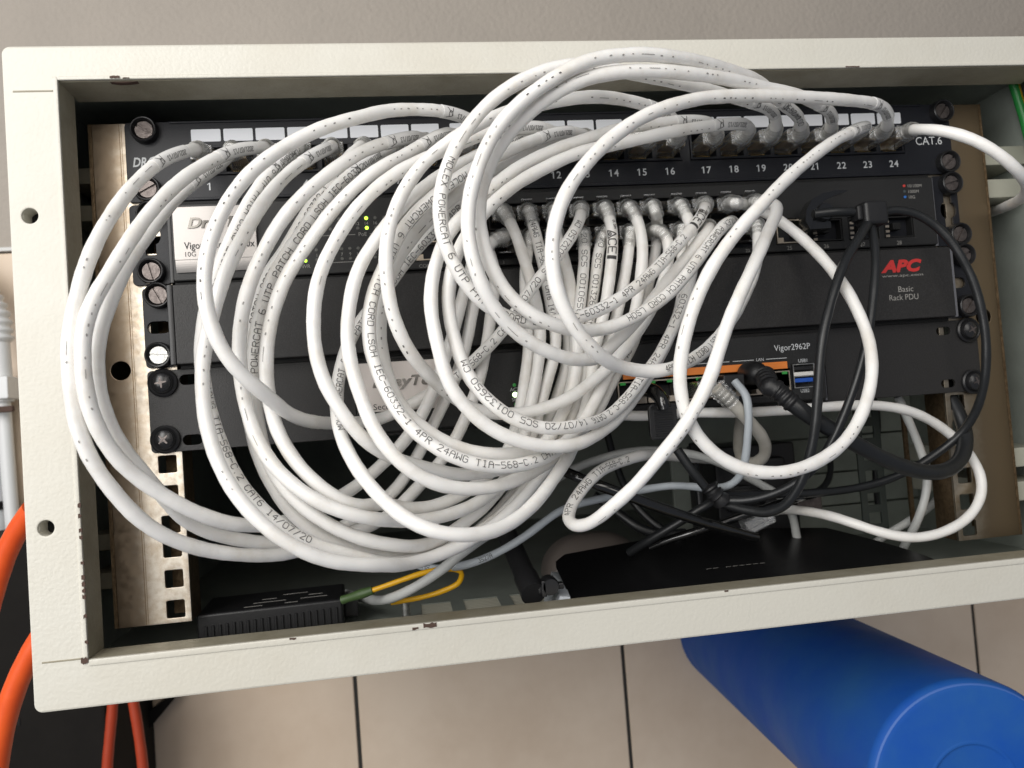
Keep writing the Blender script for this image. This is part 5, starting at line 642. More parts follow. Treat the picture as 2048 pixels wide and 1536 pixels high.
pp = thing('patch_bay', 'black 24 port patch panel with white label strips, topmost in the rack', 'patch panel', (0, 2, -43.8))
bm = BM()
hol = [[(patch_port(a) - 8.6, -30.6), (patch_port(b) + 8.6, -30.6), (patch_port(b) + 8.6, -14.2), (patch_port(a) - 8.6, -14.2)] for a, b in ((1, 8), (9, 16), (17, 24))]
plate(bm, rrect(-241.3, 240.6, -43.9, -0.5, 2.2), hol, 0, 1.6, 0.25)
box(bm, -218, 222, -1.6, 0.02, -44.2, -42.6, 0.5); box(bm, -218, 222, -1.0, 0.02, -1.7, -0.6, 0.4)
finish(bm, 'face_plate', M['panel'], pp)
for a, b in ((1, 8), (9, 16), (17, 24)):
    bm = BM(); xa, xb = patch_port(a) - 8.4, patch_port(b) + 8.4
    box(bm, xa, xb, -1.1, 12, -15.6, -14.4, 0.3); box(bm, xa, xb, -1.1, 12, -30.4, -29.0, 0.3); box(bm, xa, xb, 11, 12, -29, -15.6)
    for i in range(a, b + 2):
        xc = patch_port(a) - 8.45 + (i - a) * 16.95; box(bm, xc - 1.3 + (0 if i > a else 1.4), xc + 1.3 - (0 if i <= b else 1.4), -0.9, 11, -29, -15.6, 0.2)
    finish(bm, 'port_block', M['panel'], pp)
for i in range(1, 25):
    x = patch_port(i)
    bm = BM(); prism(bm, rrect(x - 7.7, x + 7.7, -12.0, -5.2, 0.7), -0.35, -0.02); finish(bm, 'label_window', M['white'], pp)
    bm = BM(); digits(bm, str(i), x + 0.4, -0.25, -38.6, 4.0); finish(bm, 'port_number', M['print'], pp, smooth=False)
    bm = BM()
    for k in range(8): box(bm, x - 4.0 + k * 1.1, x - 3.5 + k * 1.1, 2, 9, -28.4, -27.8)
    finish(bm, 'contact_pins', M['gold'], pp, smooth=False)
bm = BM(); text(bm, 'DR@', -237.8, -0.25, -24.6, 4.9, 'L', width=12.6, shear=0.22, bold=0.025)
text(bm, 'CAT.6', 234.2, -0.25, -25.6, 5.0, 'R', width=17.4); finish(bm, 'printed_lettering', M['print'], pp, smooth=False)
for (x, z, a, sx) in ((-230.6, -5.6, -0.6, 0), (-230.4, -37.6, 0.5, 0), (234.6, -5.9, 0.9, 0), (235.6, -37.4, 0.7, 0)): screw_slotted(pp, x, z, 0, a)

# ================================================================== switch
sw = thing('network_switch', 'charcoal 28 port network switch with silver badge, second unit from the top', 'network switch', (0, 2, -88.5))
def ear(parent, x0, x1, zc0, zc1, holes, y=0.0, name='rack_ear', mt=None):
    bm = BM(); plate(bm, rrect(x0, x1, zc0, zc1, 2.4), holes, y, y + 1.8, 0.3); return finish(bm, name, mt or M['panel'], parent)
def keyhole(x, zc):
    pts = []
    for k in range(13): a = math.radians(-60 + 10 * k); pts.append((x + 4.0 * math.cos(a) - 0.3, zc + 5.0 * math.sin(a)))
    pts = [(x - 2.6, zc - 10.4), (x + 2.6, zc - 10.4), (x + 2.6, zc - 4.6)] + [(x + 2.6 + 2.6 * math.cos(math.radians(a)), zc + 4.6 * math.sin(math.radians(a))) for a in range(-70, 71, 20)] + [(x + 2.6, zc + 4.6), (x + 2.6, zc + 10.4), (x - 2.6, zc + 10.4), (x - 2.6, zc + 4.6)] + [(x - 2.6 - 2.6 * math.cos(math.radians(a)), zc + 4.6 * math.sin(math.radians(a))) for a in range(70, -71, -20)] + [(x - 2.6, zc - 4.6)]
    return pts
e = ear(sw, -241.2, -221.5, -88.6, -45.2, [keyhole(-231.2, -62.0)])
bm = BM(); box(bm, -221.6, -219.6, -2.5, 2, -88.4, -45.6, 0.4); finish(bm, 'ear_fold', M['cup'], e)
e = ear(sw, 224.4, 241.4, -88.6, -45.2, [keyhole(234.4, -66.4)])
bm = BM(); box(bm, 223.0, 224.9, -1.2, 2, -88.4, -46.4, 0.4); finish(bm, 'ear_fold', M['ear_edge'], e)
bm = BM()
plate(bm, rrect(-219.4, 222.6, -88.0, -46.6, 1.2), [[(-67, -84.2), (108.6, -84.2), (108.6, -53.4), (-67, -53.4)], [(-91.4, -83.2), (-77.4, -83.2), (-77.4, -72.2), (-91.4, -72.2)],
      [(119.6, -83.4), (139.4, -83.4), (139.4, -68.6), (119.6, -68.6)], [(142.0, -83.0), (161.6, -83.0), (161.6, -69.6), (142.0, -69.6)], [(165.6, -82.8), (184.6, -82.8), (184.6, -69.4), (165.6, -69.4)], [(188.4, -82.6), (207.6, -82.6), (207.6, -69.2), (188.4, -69.2)]], -4.0, 0.4, 0.7)
finish(bm, 'front_bezel', M['switch'], sw)
bm = BM(); box(bm, -219, 222, 1.9, 300, -87.8, -46.4); finish(bm, 'housing', M['panel'], sw, smooth=False)
bm = BM(); box(bm, -219.5, 222.5, -1.6, 2.4, -90.6, -88.3); box(bm, -219.5, 222.5, -0.5, 2.4, -46.4, -44.5); finish(bm, 'seam_shadow', M['gap'], sw, smooth=False)
badge = None
bm = BM(); box(bm, -217.8, -175.2, -6.4, -4.1, -77.4, -48.8, 0.5)
# the badge rolls under at its lower edge
prof = [(-6.4 + 0.35 * k * k / 9.0, -77.4 - k * 1.05) for k in range(7)]
for (y0, z0), (y1, z1) in zip(prof, prof[1:]):
    vs = [bm.verts.new(p) for p in ((-217.4, y0, z0), (-175.6, y0, z0), (-175.6, y1, z1), (-217.4, y1, z1))]; bm.faces.new(vs)
badge = finish(bm, 'badge', M['silver'], sw)
bm = BM(); text(bm, 'DrayTek', -210.2, -6.5, -60.4, 5.4, 'L', width=34.5, shear=0.25, bold=0.03, depth=0.07); finish(bm, 'embossed_letters', M['chrome'], badge)
bm = BM(); text(bm, 'VigorSwitch P2280x', -212.6, -6.55, -71.6, 3.7, 'L', width=36.2, bold=0.012); text(bm, '10G', -212.2, -6.55, -75.6, 2.6, 'L', width=5.4); finish(bm, 'printed_lettering', M['blackprint'], badge, smooth=False)
# indicator field
yl = -4.15
bm = BM()
for k in range(12):
    x = -146.1 + 4.85 * k
    if k > 3: text(bm, str(2 * k + 2 if k != 6 else 14), x, yl, -61.9, 1.7, 'C')
    text(bm, str(2 * k + 1), x + 1.6 if False else -144.6 + 4.45 * k, yl, -78.4, 1.7, 'C')
text(bm, 'PoE', -119.4, yl, -68.0, 2.1, 'C'); text(bm, 'PWR', -151.4, yl, -84.2, 2.0, 'C'); text(bm, 'CONSOLE', -90.0, yl, -87.0, 1.9, 'L', width=13)
for a, b, z in ((-147, -123.4, -67.0), (-115.6, -92.0, -67.0), (-140, -123.6, -81.9), (-110, -93.6, -81.9)): box(bm, a, b, yl - .05, yl + .1, z - 0.16, z + 0.16)
box(bm, -93.7, -93.4, yl - .05, yl + .1, -81.9, -80.2)
for i, n in enumerate(range(12, 26, 2)): text(bm, str(n), {12: 4.2, 14: 17.4, 16: 31.6, 18: 48.0, 20: 62.0, 22: 76.0, 24: 90.6}[n], yl, -56.0, 1.9, 'C')
for n in (1, 3, 5, 7, 9, 11, 13, 15, 17, 19, 21, 23): text(bm, str(n), sw_port(n)[0], yl, -87.2, 1.9, 'C')
for n, x in ((25, 127.0), (26, 150.2), (27, 173.4), (28, 197.0)): text(bm, str(n), x, yl, -87.0, 2.3, 'C')
for k, s in enumerate(('10/100M', '1000M', '10G')): text(bm, s, 206.0, yl, -52.7 - 3.4 * k, 1.9, 'L')
finish(bm, 'printed_lettering', M['dimprint'], sw, smooth=False)
def led(parent, x, z, mt, y=-4.0, r=1.0):
    bm = BM(); lathe(bm, [(r, y), (r * 0.9, y - 0.35), (0, y - 0.5)], x, z, 14); finish(bm, 'indicator_light', mt, parent)
for k in range(12):
    x = -146.1 + 4.85 * k
    led(sw, x, -58.2, M['led_lime'] if k == 6 else M['led_off']); led(sw, x, -63.6, M['led_lime'] if k == 6 else M['led_off'])
    x = -144.6 + 4.45 * k
    led(sw, x, -74.6, M['led_off']); led(sw, x, -80.0, M['led_off'])
led(sw, -150.8, -80.2, M['led_lime'], r=0.9)
for k, c in enumerate(('dot_red', 'dot_grey', 'dot_blue')): led(sw, 203.6, -51.6 - 3.4 * k, M[c], r=0.85)
# ports
def rj_port(parent, x, z, y=-4.2, up=True, w=13.4, h=12.4, name='port', mt='port_metal'):
    bm = BM()
    box(bm, x - w / 2, x + w / 2, y, 10, z + h / 2 - .7, z + h / 2); box(bm, x - w / 2, x + w / 2, y, 10, z - h / 2, z - h / 2 + .7)
    box(bm, x - w / 2, x - w / 2 + .7, y, 10, z - h / 2 + .7, z + h / 2 - .7); box(bm, x + w / 2 - .7, x + w / 2, y, 10, z - h / 2 + .7, z + h / 2 - .7)
    s = -1 if up else 1
    zn = z + s * (h / 2 - 2.0)
    for sg in (-1, 1): box(bm, x + sg * (w / 2 - 2.3) - 1.6, x + sg * (w / 2 - 2.3) + 1.6, y + .1, 8, zn - 1.3, zn + 1.3)
    p = finish(bm, name, M[mt], parent, smooth=False)
    bm = BM(); box(bm, x - w / 2 + .7, x + w / 2 - .7, 7.6, 8.4, z - h / 2 + .7, z + h / 2 - .7)
    finish(bm, 'cavity', M['gap'], p, smooth=False)
    return p
for n in range(1, 25):
    x, z = sw_port(n); rj_port(sw, x, z, up=(n % 2 == 1), mt='port_dark')
rj_port(sw, -84.4, -77.7, y=-4.25, w=13.6, h=10.6, name='console_port')
rj_port(sw, 129.4, -76.0, y=-4.25, w=19.0, h=14.0, name='combo_port')
led(sw, 124.6, -71.4, M['led_lime'], y=-4.4, r=0.8)
for a, b in ((142.4, 161.2), (166.0, 184.2), (188.8, 207.2)):
    bm = BM()
    box(bm, a, b, -3.4, 9, -70.4, -69.8); box(bm, a, b, -3.4, 9, -82.4, -81.8); box(bm, a, a + .6, -3.4, 9, -81.8, -70.4); box(bm, b - .6, b, -3.4, 9, -81.8, -70.4); box(bm, a, b, 8, 9, -81.8, -70.4)
    box(bm, a + 6, a + 11, -3.0, 5, -77.6, -73.4, .3)
    p = finish(bm, 'fibre_port', M['gap'], sw, smooth=False)
    bm = BM()
    for z in (-72.4, -75.4, -78.4, -81.2): box(bm, a + .6, a + 3.0, -3.6, -2.6, z - .9, z + .5)
    finish(bm, 'spring_fingers', M['port_metal'], p, smooth=False)
for (x, z, a, br) in ((-229.9, -51.0, 0.3, 0), (-230.9, -81.6, -1.32, 0), (235.9, -50.6, 0.25, 0), (238.4, -82.2, 1.0, 0)): screw_slotted(sw, x, z, 0, a)

# ================================================================== power strip unit
pd = thing('power_distribution_unit', 'plain charcoal power distribution unit with red and grey lettering at right', 'power unit', (0, 2, -133.2))
bm = BM(); box(bm, -219.2, 226.4, -9.0, -2.0, -132.6, -90.6, 0.9); finish(bm, 'front_cover', M['pdu'], pd)
bm = BM(); box(bm, -218.4, 225.6, -2.0, 60, -132.0, -91.0); finish(bm, 'housing', M['panel'], pd, smooth=False)
bm = BM(); box(bm, -219, 226, -1.8, 2.4, -134.4, -132.7); finish(bm, 'seam_shadow', M['gap'], pd, smooth=False)
def obr(x0, x1, z0, z1): return rrect(x0, x1, z0, z1, (z1 - z0) / 2 - .05)
e = ear(pd, -237.0, -221.5, -132.9, -90.0, [obr(-235.2, -223.4, -114.6, -108.2)], -0.1)
bm = BM(); box(bm, -222.6, -219.4, -8.0, 1.6, -132.8, -90.2, 0.8); finish(bm, 'ear_fold', M['cup'], e)
e = ear(pd, 228.6, 245.2, -132.9, -90.0, [obr(230.6, 241.0, -114.6, -108.2)], -0.1)
bm = BM(); box(bm, 226.9, 229.2, -7.0, 1.6, -132.8, -90.2, 0.6); finish(bm, 'ear_fold', M['ear_edge'], e)
def persp(x, z, h):  # a surveyed spot on the panel plane, brought forward to depth h along the sight line it was measured on
    k = (444.35 - h) / 444.35; return -103.83 + (x + 103.83) * k, -172.07 + (z + 172.07) * k
bm = BM(); x, z = persp(186.0, -102.6, 9); text(bm, 'APC', x, -9.15, z, 6.6, 'L', width=26.6, shear=0.28, bold=0.055); finish(bm, 'logo', M['redprint'], pd, smooth=False)
bm = BM()
x, z = persp(186.4, -105.8, 9); text(bm, 'www.apc.com', x, -9.15, z, 1.6, 'L', width=26.4)
x, z = persp(201.6, -114.7, 9); text(bm, 'Basic', x - 0.5, -9.15, z - .4, 3.4, 'C', width=9.6)
x, z = persp(199.4, -119.6, 9); text(bm, 'Rack PDU', x, -9.15, z - .4, 3.4, 'C', width=18.6)
finish(bm, 'printed_lettering', M['dimprint'], pd, smooth=False)
for (x, z, a, br) in ((-228.2, -94.6, -1.1, 0), (-229.6, -126.4, -0.1, 1), (239.6, -95.0, 0.4, 0), (239.4, -126.2, 0.9, 0)): screw_slotted(pd, x, z, -0.1, a, br)

# ================================================================== rack router
rt = thing('rack_router', 'black rack router with orange port strip and small silver badge, lowest unit', 'router', (0, 2, -177.8))
bm = BM()
hol = [obr(-220.6, -210.4, z - 2.7, z + 2.7) for z in (-140.1, -172.2)] + [obr(218.6, 228.0, z - 2.4, z + 2.4) for z in (-140.3, -172.3)] + [[(-129.6, -176.4), (145.0, -176.4), (145.0, -136.2), (-129.6, -136.2)]]
plate(bm, rrect(-236.8, 245.4, -177.9, -134.3, 2.4), hol, 0, 1.8, 0.3)
finish(bm, 'mounting_plate', M['pdu'], rt)
bm = BM(); box(bm, 142.6, 143.9, -1.4, 1, -176.8, -136.4, .3); finish(bm, 'plate_edge', M['ear_edge'], rt)
bm = BM()
plate(bm, rrect(-129.0, 142.0, -176.2, -136.4, 1.6), [[(16, -171.4), (119.6, -171.4), (119.6, -157.4), (16, -157.4)], [(121.4, -168.6), (136.0, -168.6), (136.0, -154.6), (121.4, -154.6)]], -5.0, -0.5, 1.0)
finish(bm, 'front_bezel', M['switch'], rt)
bm = BM(); box(bm, -128, 142, 1.8, 200, -176, -136.8); finish(bm, 'housing', M['panel'], rt, smooth=False)
bm = BM(); box(bm, -127.4, -79.2, -7.2, -5.1, -164.8, -138.0, 0.5)
badge = finish(bm, 'badge', M['silver2'], rt)
bm = BM(); text(bm, 'DrayTek', -119.6, -7.3, -151.4, 5.4, 'L', width=37, shear=0.25, bold=0.03, depth=0.07); finish(bm, 'embossed_letters', M['chrome'], badge)
bm = BM(); text(bm, 'Security', -119.8, -7.35, -163.6, 3.2, 'L', width=15.5); finish(bm, 'printed_lettering', M['blackprint'], badge, smooth=False)
led(rt, -42.2, -155.2, M['led_dim'], -5.1); led(rt, -42.2, -160.6, M['led_pale'], -5.1, 1.5); led(rt, -42.2, -166.0, M['led_dim'], -5.1)
bm = BM()
text(bm, 'ACT', -42.2, -5.2, -158.6, 1.9, 'C'); text(bm, 'SFP', -42.2, -5.2, -164.2, 1.9, 'C')
text(bm, 'Vigor2962P', 111.4, -5.2, -146.0, 3.5, 'L', width=22.4)
text(bm, 'LAN', 102.2, -5.2, -151.2, 1.7, 'C'); text(bm, 'USB1', 128.4, -5.2, -153.6, 2.0, 'C', width=5.4); text(bm, 'USB2', 128.2, -5.2, -171.2, 2.0, 'C', width=5.4)
for a, b in ((85.6, 98.4), (106.0, 118.6), (56, 83.6)): box(bm, a, b, -5.25, -4.9, -150.6, -150.25)
finish(bm, 'printed_lettering', M['print'], rt, smooth=False)
bm = BM(); box(bm, 20, 118.6, -5.6, -4.9, -156.6, -152.4, .15, 1); finish(bm, 'orange_strip', M['orange_strip'], rt)
for k in range(6):
    x = 24.6 + k * 17.4
    p = rj_port(rt, x, -164.2, y=-5.2, up=True, w=16.4, h=12.8, name='lan_port')
    for s, lt in ((-5, 'led_lime' if k == 2 else 'led_dim'), (5, 'led_dim')):
        bm = BM(); box(bm, x + s - 1.6, x + s + 1.6, -5.5, -4.6, -159.8, -158.2, .2, 1); finish(bm, 'indicator_light', M[lt], p)
for zc, c in ((-158.0, 'gap'), (-165.0, 'usb_blue')):
    bm = BM(); x0, x1 = 121.9, 135.4
    box(bm, x0, x1, -5.3, 6, zc + 3.0, zc + 3.5); box(bm, x0, x1, -5.3, 6, zc - 3.5, zc - 3.0); box(bm, x0, x0 + .5, -5.3, 6, zc - 3, zc + 3); box(bm, x1 - .9, x1, -5.5, 6, zc - 3, zc + 3)
    p = finish(bm, 'usb_port', M['bright'], rt, smooth=False)
    bm = BM(); box(bm, x0 + .6, x1 - 1.2, -4.4, 4, zc - .2, zc + 2.2, .2, 1); finish(bm, 'tongue', M[c] if c != 'gap' else M['black_matt'], p)
    bm = BM(); box(bm, x0 + .5, x1 - .9, 4, 5, zc - 3, zc + 3); finish(bm, 'cavity', M['gap'], p, smooth=False)
bm = BM(); box(bm, 121.9, 134.4, -5.4, -4.2, -161.6, -159.2, .3, 1); finish(bm, 'usb_insert', M['usb_white'], rt)
for (x, z, a) in ((-228.9, -141.0, 0.15), (-229.2, -171.0, 0.75), (239.0, -140.8, 0.5), (239.0, -172.4, 0.3)): screw_cross(rt, x, z, 0, a)

# ================================================================== patch cables
R_C = 3.15
LOOK = {
 'w1': 'white patch cable from port 1, outermost loop at the far left', 'w2b': 'white patch cable from port 2, shaded inner loop at the far left', 'w2': 'white patch cable from port 3, middle loop at the far left',
 'w4': 'white patch cable from port 4 with long black lettering down the left of the coil', 'w5': 'smooth white patch cable from port 5, bottom front loop at left',
 'e00': 'white patch cable from port 6, lettered and mostly covered by its neighbours', 'e0b': 'white patch cable from port 7 lettered up its left side', 'e0': 'white patch cable from port 8 with dated clear sleeve over its neighbours',
 'e1': 'white patch cable from port 9 with black dashes beside the port 8 cable', 'w3': 'white patch cable arching over the label strips and crossing in front of the badges', 'm1': 'unlettered white patch cable from port 11 in the middle of the coil',
 'e2': 'white patch cable from port 12 passing over the indicator lights', 'm2': 'white patch cable lettered along its bottom curve in the middle of the coil', 'm3': 'white patch cable tucked inside the lettered middle loop, shaded brown',
 'm4': 'white patch cable forming the lowest front loop of the coil', 'z1': 'white patch cable running behind the tall loops then down in front of the indicators', 'n1': 'white patch cable in the wide loop just above the lettered bottom curve',
 'n2': 'white patch cable in the smallest middle loop with lettering on its underside', 'v1': 'white patch cable lettered along the left of the three tall loops', 'v2': 'white dotted patch cable in front of the three tall loops over the frame',
 'v3': 'white patch cable innermost of the three tall loops with upside down lettering', 'y1': 'white patch cable from port 22 sweeping down and round the right side', 'z4': 'white patch cable in the big front loop falling from port 23',
 'x24': 'white patch cable from port 24 bending out past the right rail', 'y2': 'white patch cable folded sharply beside port 24 and running down to the bottom'}
def plug(parent, path, L_end, x, z, flip, n):
    """clear modular plug standing in its socket plus the ribbed strain relief that follows the cable"""
    # body
    bm = BM()
    if flip == 0: box(bm, x - 5.6, x + 5.6, -11.5, 6.5, z - 4.1, z + 3.9, 0.5, 1)
    else: box(bm, x - 5.8, x + 5.8, -14.5, 5.5, z - 3.6, z + 4.4, 0.5, 1)
    s = flip if flip else 1
    zt = z + s * 4.6
    # latch lever
    pts = [(x - 2.6, zt), (x + 2.6, zt)]
    vs = []
    for (y, dz, w) in (((2.0, -0.6 * s, 3.0), (-7.0, -0.2 * s, 2.6), (-11.5, 0.3 * s, 3.0)) if not n.startswith('sw') else ((2.0, 0.0, 2.8), (-8.0, 1.0 * s, 2.4), (-14.0, 2.6 * s, 3.2))):
        vs.append([bm.verts.new((x - w, y, zt + dz)), bm.verts.new((x + w, y, zt + dz)), bm.verts.new((x + w, y, zt + dz + s * 0.8)), bm.verts.new((x - w, y, zt + dz + s * 0.8))])
    for a, b in zip(vs, vs[1:]):
        for k in range(4): bm.faces.new((a[k], b[k], b[(k + 1) % 4], a[(k + 1) % 4]))
    bm.faces.new(vs[0]); bm.faces.new(vs[-1][::-1])
    p = finish(bm, 'plug', M['plug'], parent, angle=30)
    a0, b0 = (0.0, 15.5) if L_end == 0 else (path.L - 15.5, path.L)
    def rad(d):
        q = d - a0 if L_end == 0 else b0 - d
        return 4.6 - 0.055 * q + (0.55 if (q % 3.1) < 1.5 else 0.0)
    bm = BM(); tube(bm, path, 4, a0, b0, 18, False, rad, 0.75)
    finish(bm, 'strain_relief', M['plug'], p, angle=28)
    bm = BM()
    for k in range(8): box(bm, x - 4.1 + k * 1.1, x - 3.6 + k * 1.1, -6, 5.8, z - 0.6, z + 0.6)
    finish(bm, 'wires', M['gold'], p, smooth=False)
DASH = {'w1': 1, 'w2': 1, 'w3': 1, 'e0': 1, 'e1': 1, 'e2': 1, 'z1': 1, 'v1': .6, 'v2': 1, 'v3': 1, 'z4': 1, 'y1': 1, 'y2': .8, 'w5': .5, 'n1': .4, 'n2': .5, 'm4': .4, 'm3': .5}
PATHS = {}
def soil(r): return lambda d: r + 0.07 * math.sin(d * 0.17) + 0.05 * math.sin(d * 0.43 + 1) + 0.03 * math.sin(d * 1.1 + 2)
for n, (pa, pb, pts) in PATCH.items():
    pth = Path(pts); PATHS[n] = pth
    root = thing('patch_cable', LOOK[n], 'patch cable', pts[0], 'white patch cables looped over the rack')
    bm = BM(); tube(bm, pth, R_C, n=16, rad=soil(R_C)); finish(bm, 'sheath', M['cable_white'], root, angle=80)
    if pa: x, z = patch_port(pa[1]), -23.0; plug(root, pth, 0, x, z, 1, 'patch')
    if pb: x, z = sw_port(pb[1]); plug(root, pth, 1, x, z, 1 if pb[1] % 2 == 0 else -1, 'sw')
    # lettering and the dashes between it
    bm = BM(); soft = BM(); busy = []
    for (c, s, s0, s1, off, h) in PRINT:
        if c != n: continue
        busy.append((min(s0, s1) - 4, max(s0, s1) + 4))
        if s == '^CE]':
            dirn = 1 if s1 > s0 else -1
            for i, ch in enumerate(('^', 'C', 'E', ']')):
                d = s0 + dirn * i * abs(s1 - s0) / 4; fa = facing(pth, d) * dirn
                hh = 4.4 if i else 4.8
                ink(bm, pth, R_C, [[(px * 3.1 / 4, (py / 6 - .5) * hh) for px, py in st] for st in ST[ch]], d, dirn, fa, 0.62 if i < 3 else 1.0, 0.16)
        else:
            ln = BM(); inked_line(ln, pth, R_C + 0.08, s, s0, s1, off, h)
            if ln.faces: finish(ln, 'black_lettering', M['ink'], root, smooth=False)
            else: ln.free()
    if pa and n not in ('x24',):                     # dated clear sleeve near the patch panel end
        fa = None
        a0, b0 = 27, 52
        sl = BM(); tube(sl, pth, R_C + 0.16, a0, b0, 18, True); finish(sl, 'clear_sleeve', M['sleeve'], root, angle=80)
        inked_line(bm, pth, R_C + 0.25, '2021/07/13', a0 + 3, a0 + 17, 0.1, 2.2, 0.30)
        d = a0 + 19.5; ink(bm, pth, R_C + 0.25, [[(px * .75, (py / 6 - .5) * 4.2) for px, py in st] for st in ST['~']], d, 1, facing(pth, d), 0.34)
        busy.append((a0 - 12, b0 + 2))
    rr = random.Random(n); d = 56.0; q = DASH.get(n, 0)
    off0 = rr.uniform(-0.45, 0.35)
    lim = pth.L * (0.62 if n[0] in 'vyz' else 0.40)
    while q and d < lim:
        run = rr.randint(2, 7)
        dark = rr.random() < 0.24
        for k in range(run):
            if any(a < d < b for a, b in busy) or d > pth.L - 60: d += 4.5; continue
            L = rr.choice((0.35, 0.4, 0.5, 0.55, 0.6, 0.7)) if rr.random() < 0.86 else rr.uniform(2.5, 6.5)
            fa = facing(pth, d) - off0 - 0.22 * math.sin(d * 0.018) + rr.uniform(-.04, .04)
            ink(bm if (dark and rr.random() < 0.75) else soft, pth, R_C + 0.06, [[(0, 0), (L, rr.uniform(-.12, .12))]], d, 1, fa, rr.uniform(0.38, 0.6) if L < 2 else 0.26)
            d += L + rr.choice((2.6, 3.4, 4.2, 4.4, 5.5, 7.0))
        d += rr.uniform(4, 26) / max(q, .3)
    if bm.faces: finish(bm, 'black_marks', M['ink'], root, smooth=False)
    else: bm.free()
    if soft.faces: finish(soft, 'faded_marks', M['ink_soft'], root, smooth=False)
    else: soft.free()

# ================================================================== the other cables
OLOOK = {
 'loop': ('network_cable', 'white network cable in a wide loop under the router at right', 'network cable'), 'drop': ('network_cable', 'pale grey cable hanging down at the lower right inside the cabinet', 'network cable'),
 'drop2': ('network_cable', 'short pale grey cable slanting behind the hanging cable at lower right', 'network cable'), 'outer': ('network_cable', 'pale grey cable arching across the dark space below the router', 'network cable'),
 'thin': ('network_cable', 'thin bluish grey cable from the router running left to the cabinet floor', 'network cable'), 'fat': ('network_cable', 'thick ivory network cable with clear boot plugged into the router', 'network cable'),
 'stray': ('network_cable', 'pale grey cable end dropping out of the coil to the power brick', 'network cable'), 'yellow': ('thin_cable', 'thin yellow cable bent in a narrow loop near the bottom', 'thin cable'),
 'dc': ('power_cable', 'thick black power cable curving from the router to the right rail', 'power cable'), 'spa': ('splitter_cable', 'black thin cable hanging in front, left of the two under the switch', 'thin cable'),
 'spb': ('splitter_cable', 'black thin cable hanging in front, right of the two under the switch', 'thin cable'), 'spc': ('splitter_cable', 'black thin cable bowing out along the right rail', 'thin cable'),
 'stub': ('fibre_cable', 'short black cable from the hooked transceiver to the splitter', 'thin cable'), 'knot': ('strap_cable', 'black cord running down from the ribbed tag to the cable knot', 'cord'),
 'rod': ('black_cable', 'straight glossy black cable slanting across the bottom of the cabinet', 'power cable'), 'b1': ('black_cable', 'black cable deep behind the white loops in the lower middle', 'power cable'),
 'b2': ('black_cable', 'black cable leading down left from the cable knot', 'power cable'), 'b3': ('black_cable', 'shiny black cable lying low above the wireless router', 'power cable'),
 'b4': ('black_cable', 'black cable hanging behind the cord of the ribbed tag', 'power cable'), 'b5': ('black_cable', 'black cable sagging behind the slanting straight one', 'power cable'),
 'b6': ('black_cable', 'black cable rising behind the hanging cables at lower right', 'power cable'), 'b7': ('black_cable', 'black cable hanging at the back right of the cabinet', 'power cable'),
 'o1': ('orange_hose', 'bright orange hose bending out behind the left edge, upper one', 'hose'), 'o2': ('orange_hose', 'bright orange hose falling past the lower left corner', 'hose'),
 'o3': ('orange_cable', 'orange cable with painted shade under the cabinet, left of the pair', 'cable'), 'o4': ('orange_cable', 'orange cable with painted shade under the cabinet, right of the pair', 'cable'),
 'earth': ('earth_wire', 'green and yellow striped earth wire at the upper right', 'wire')}
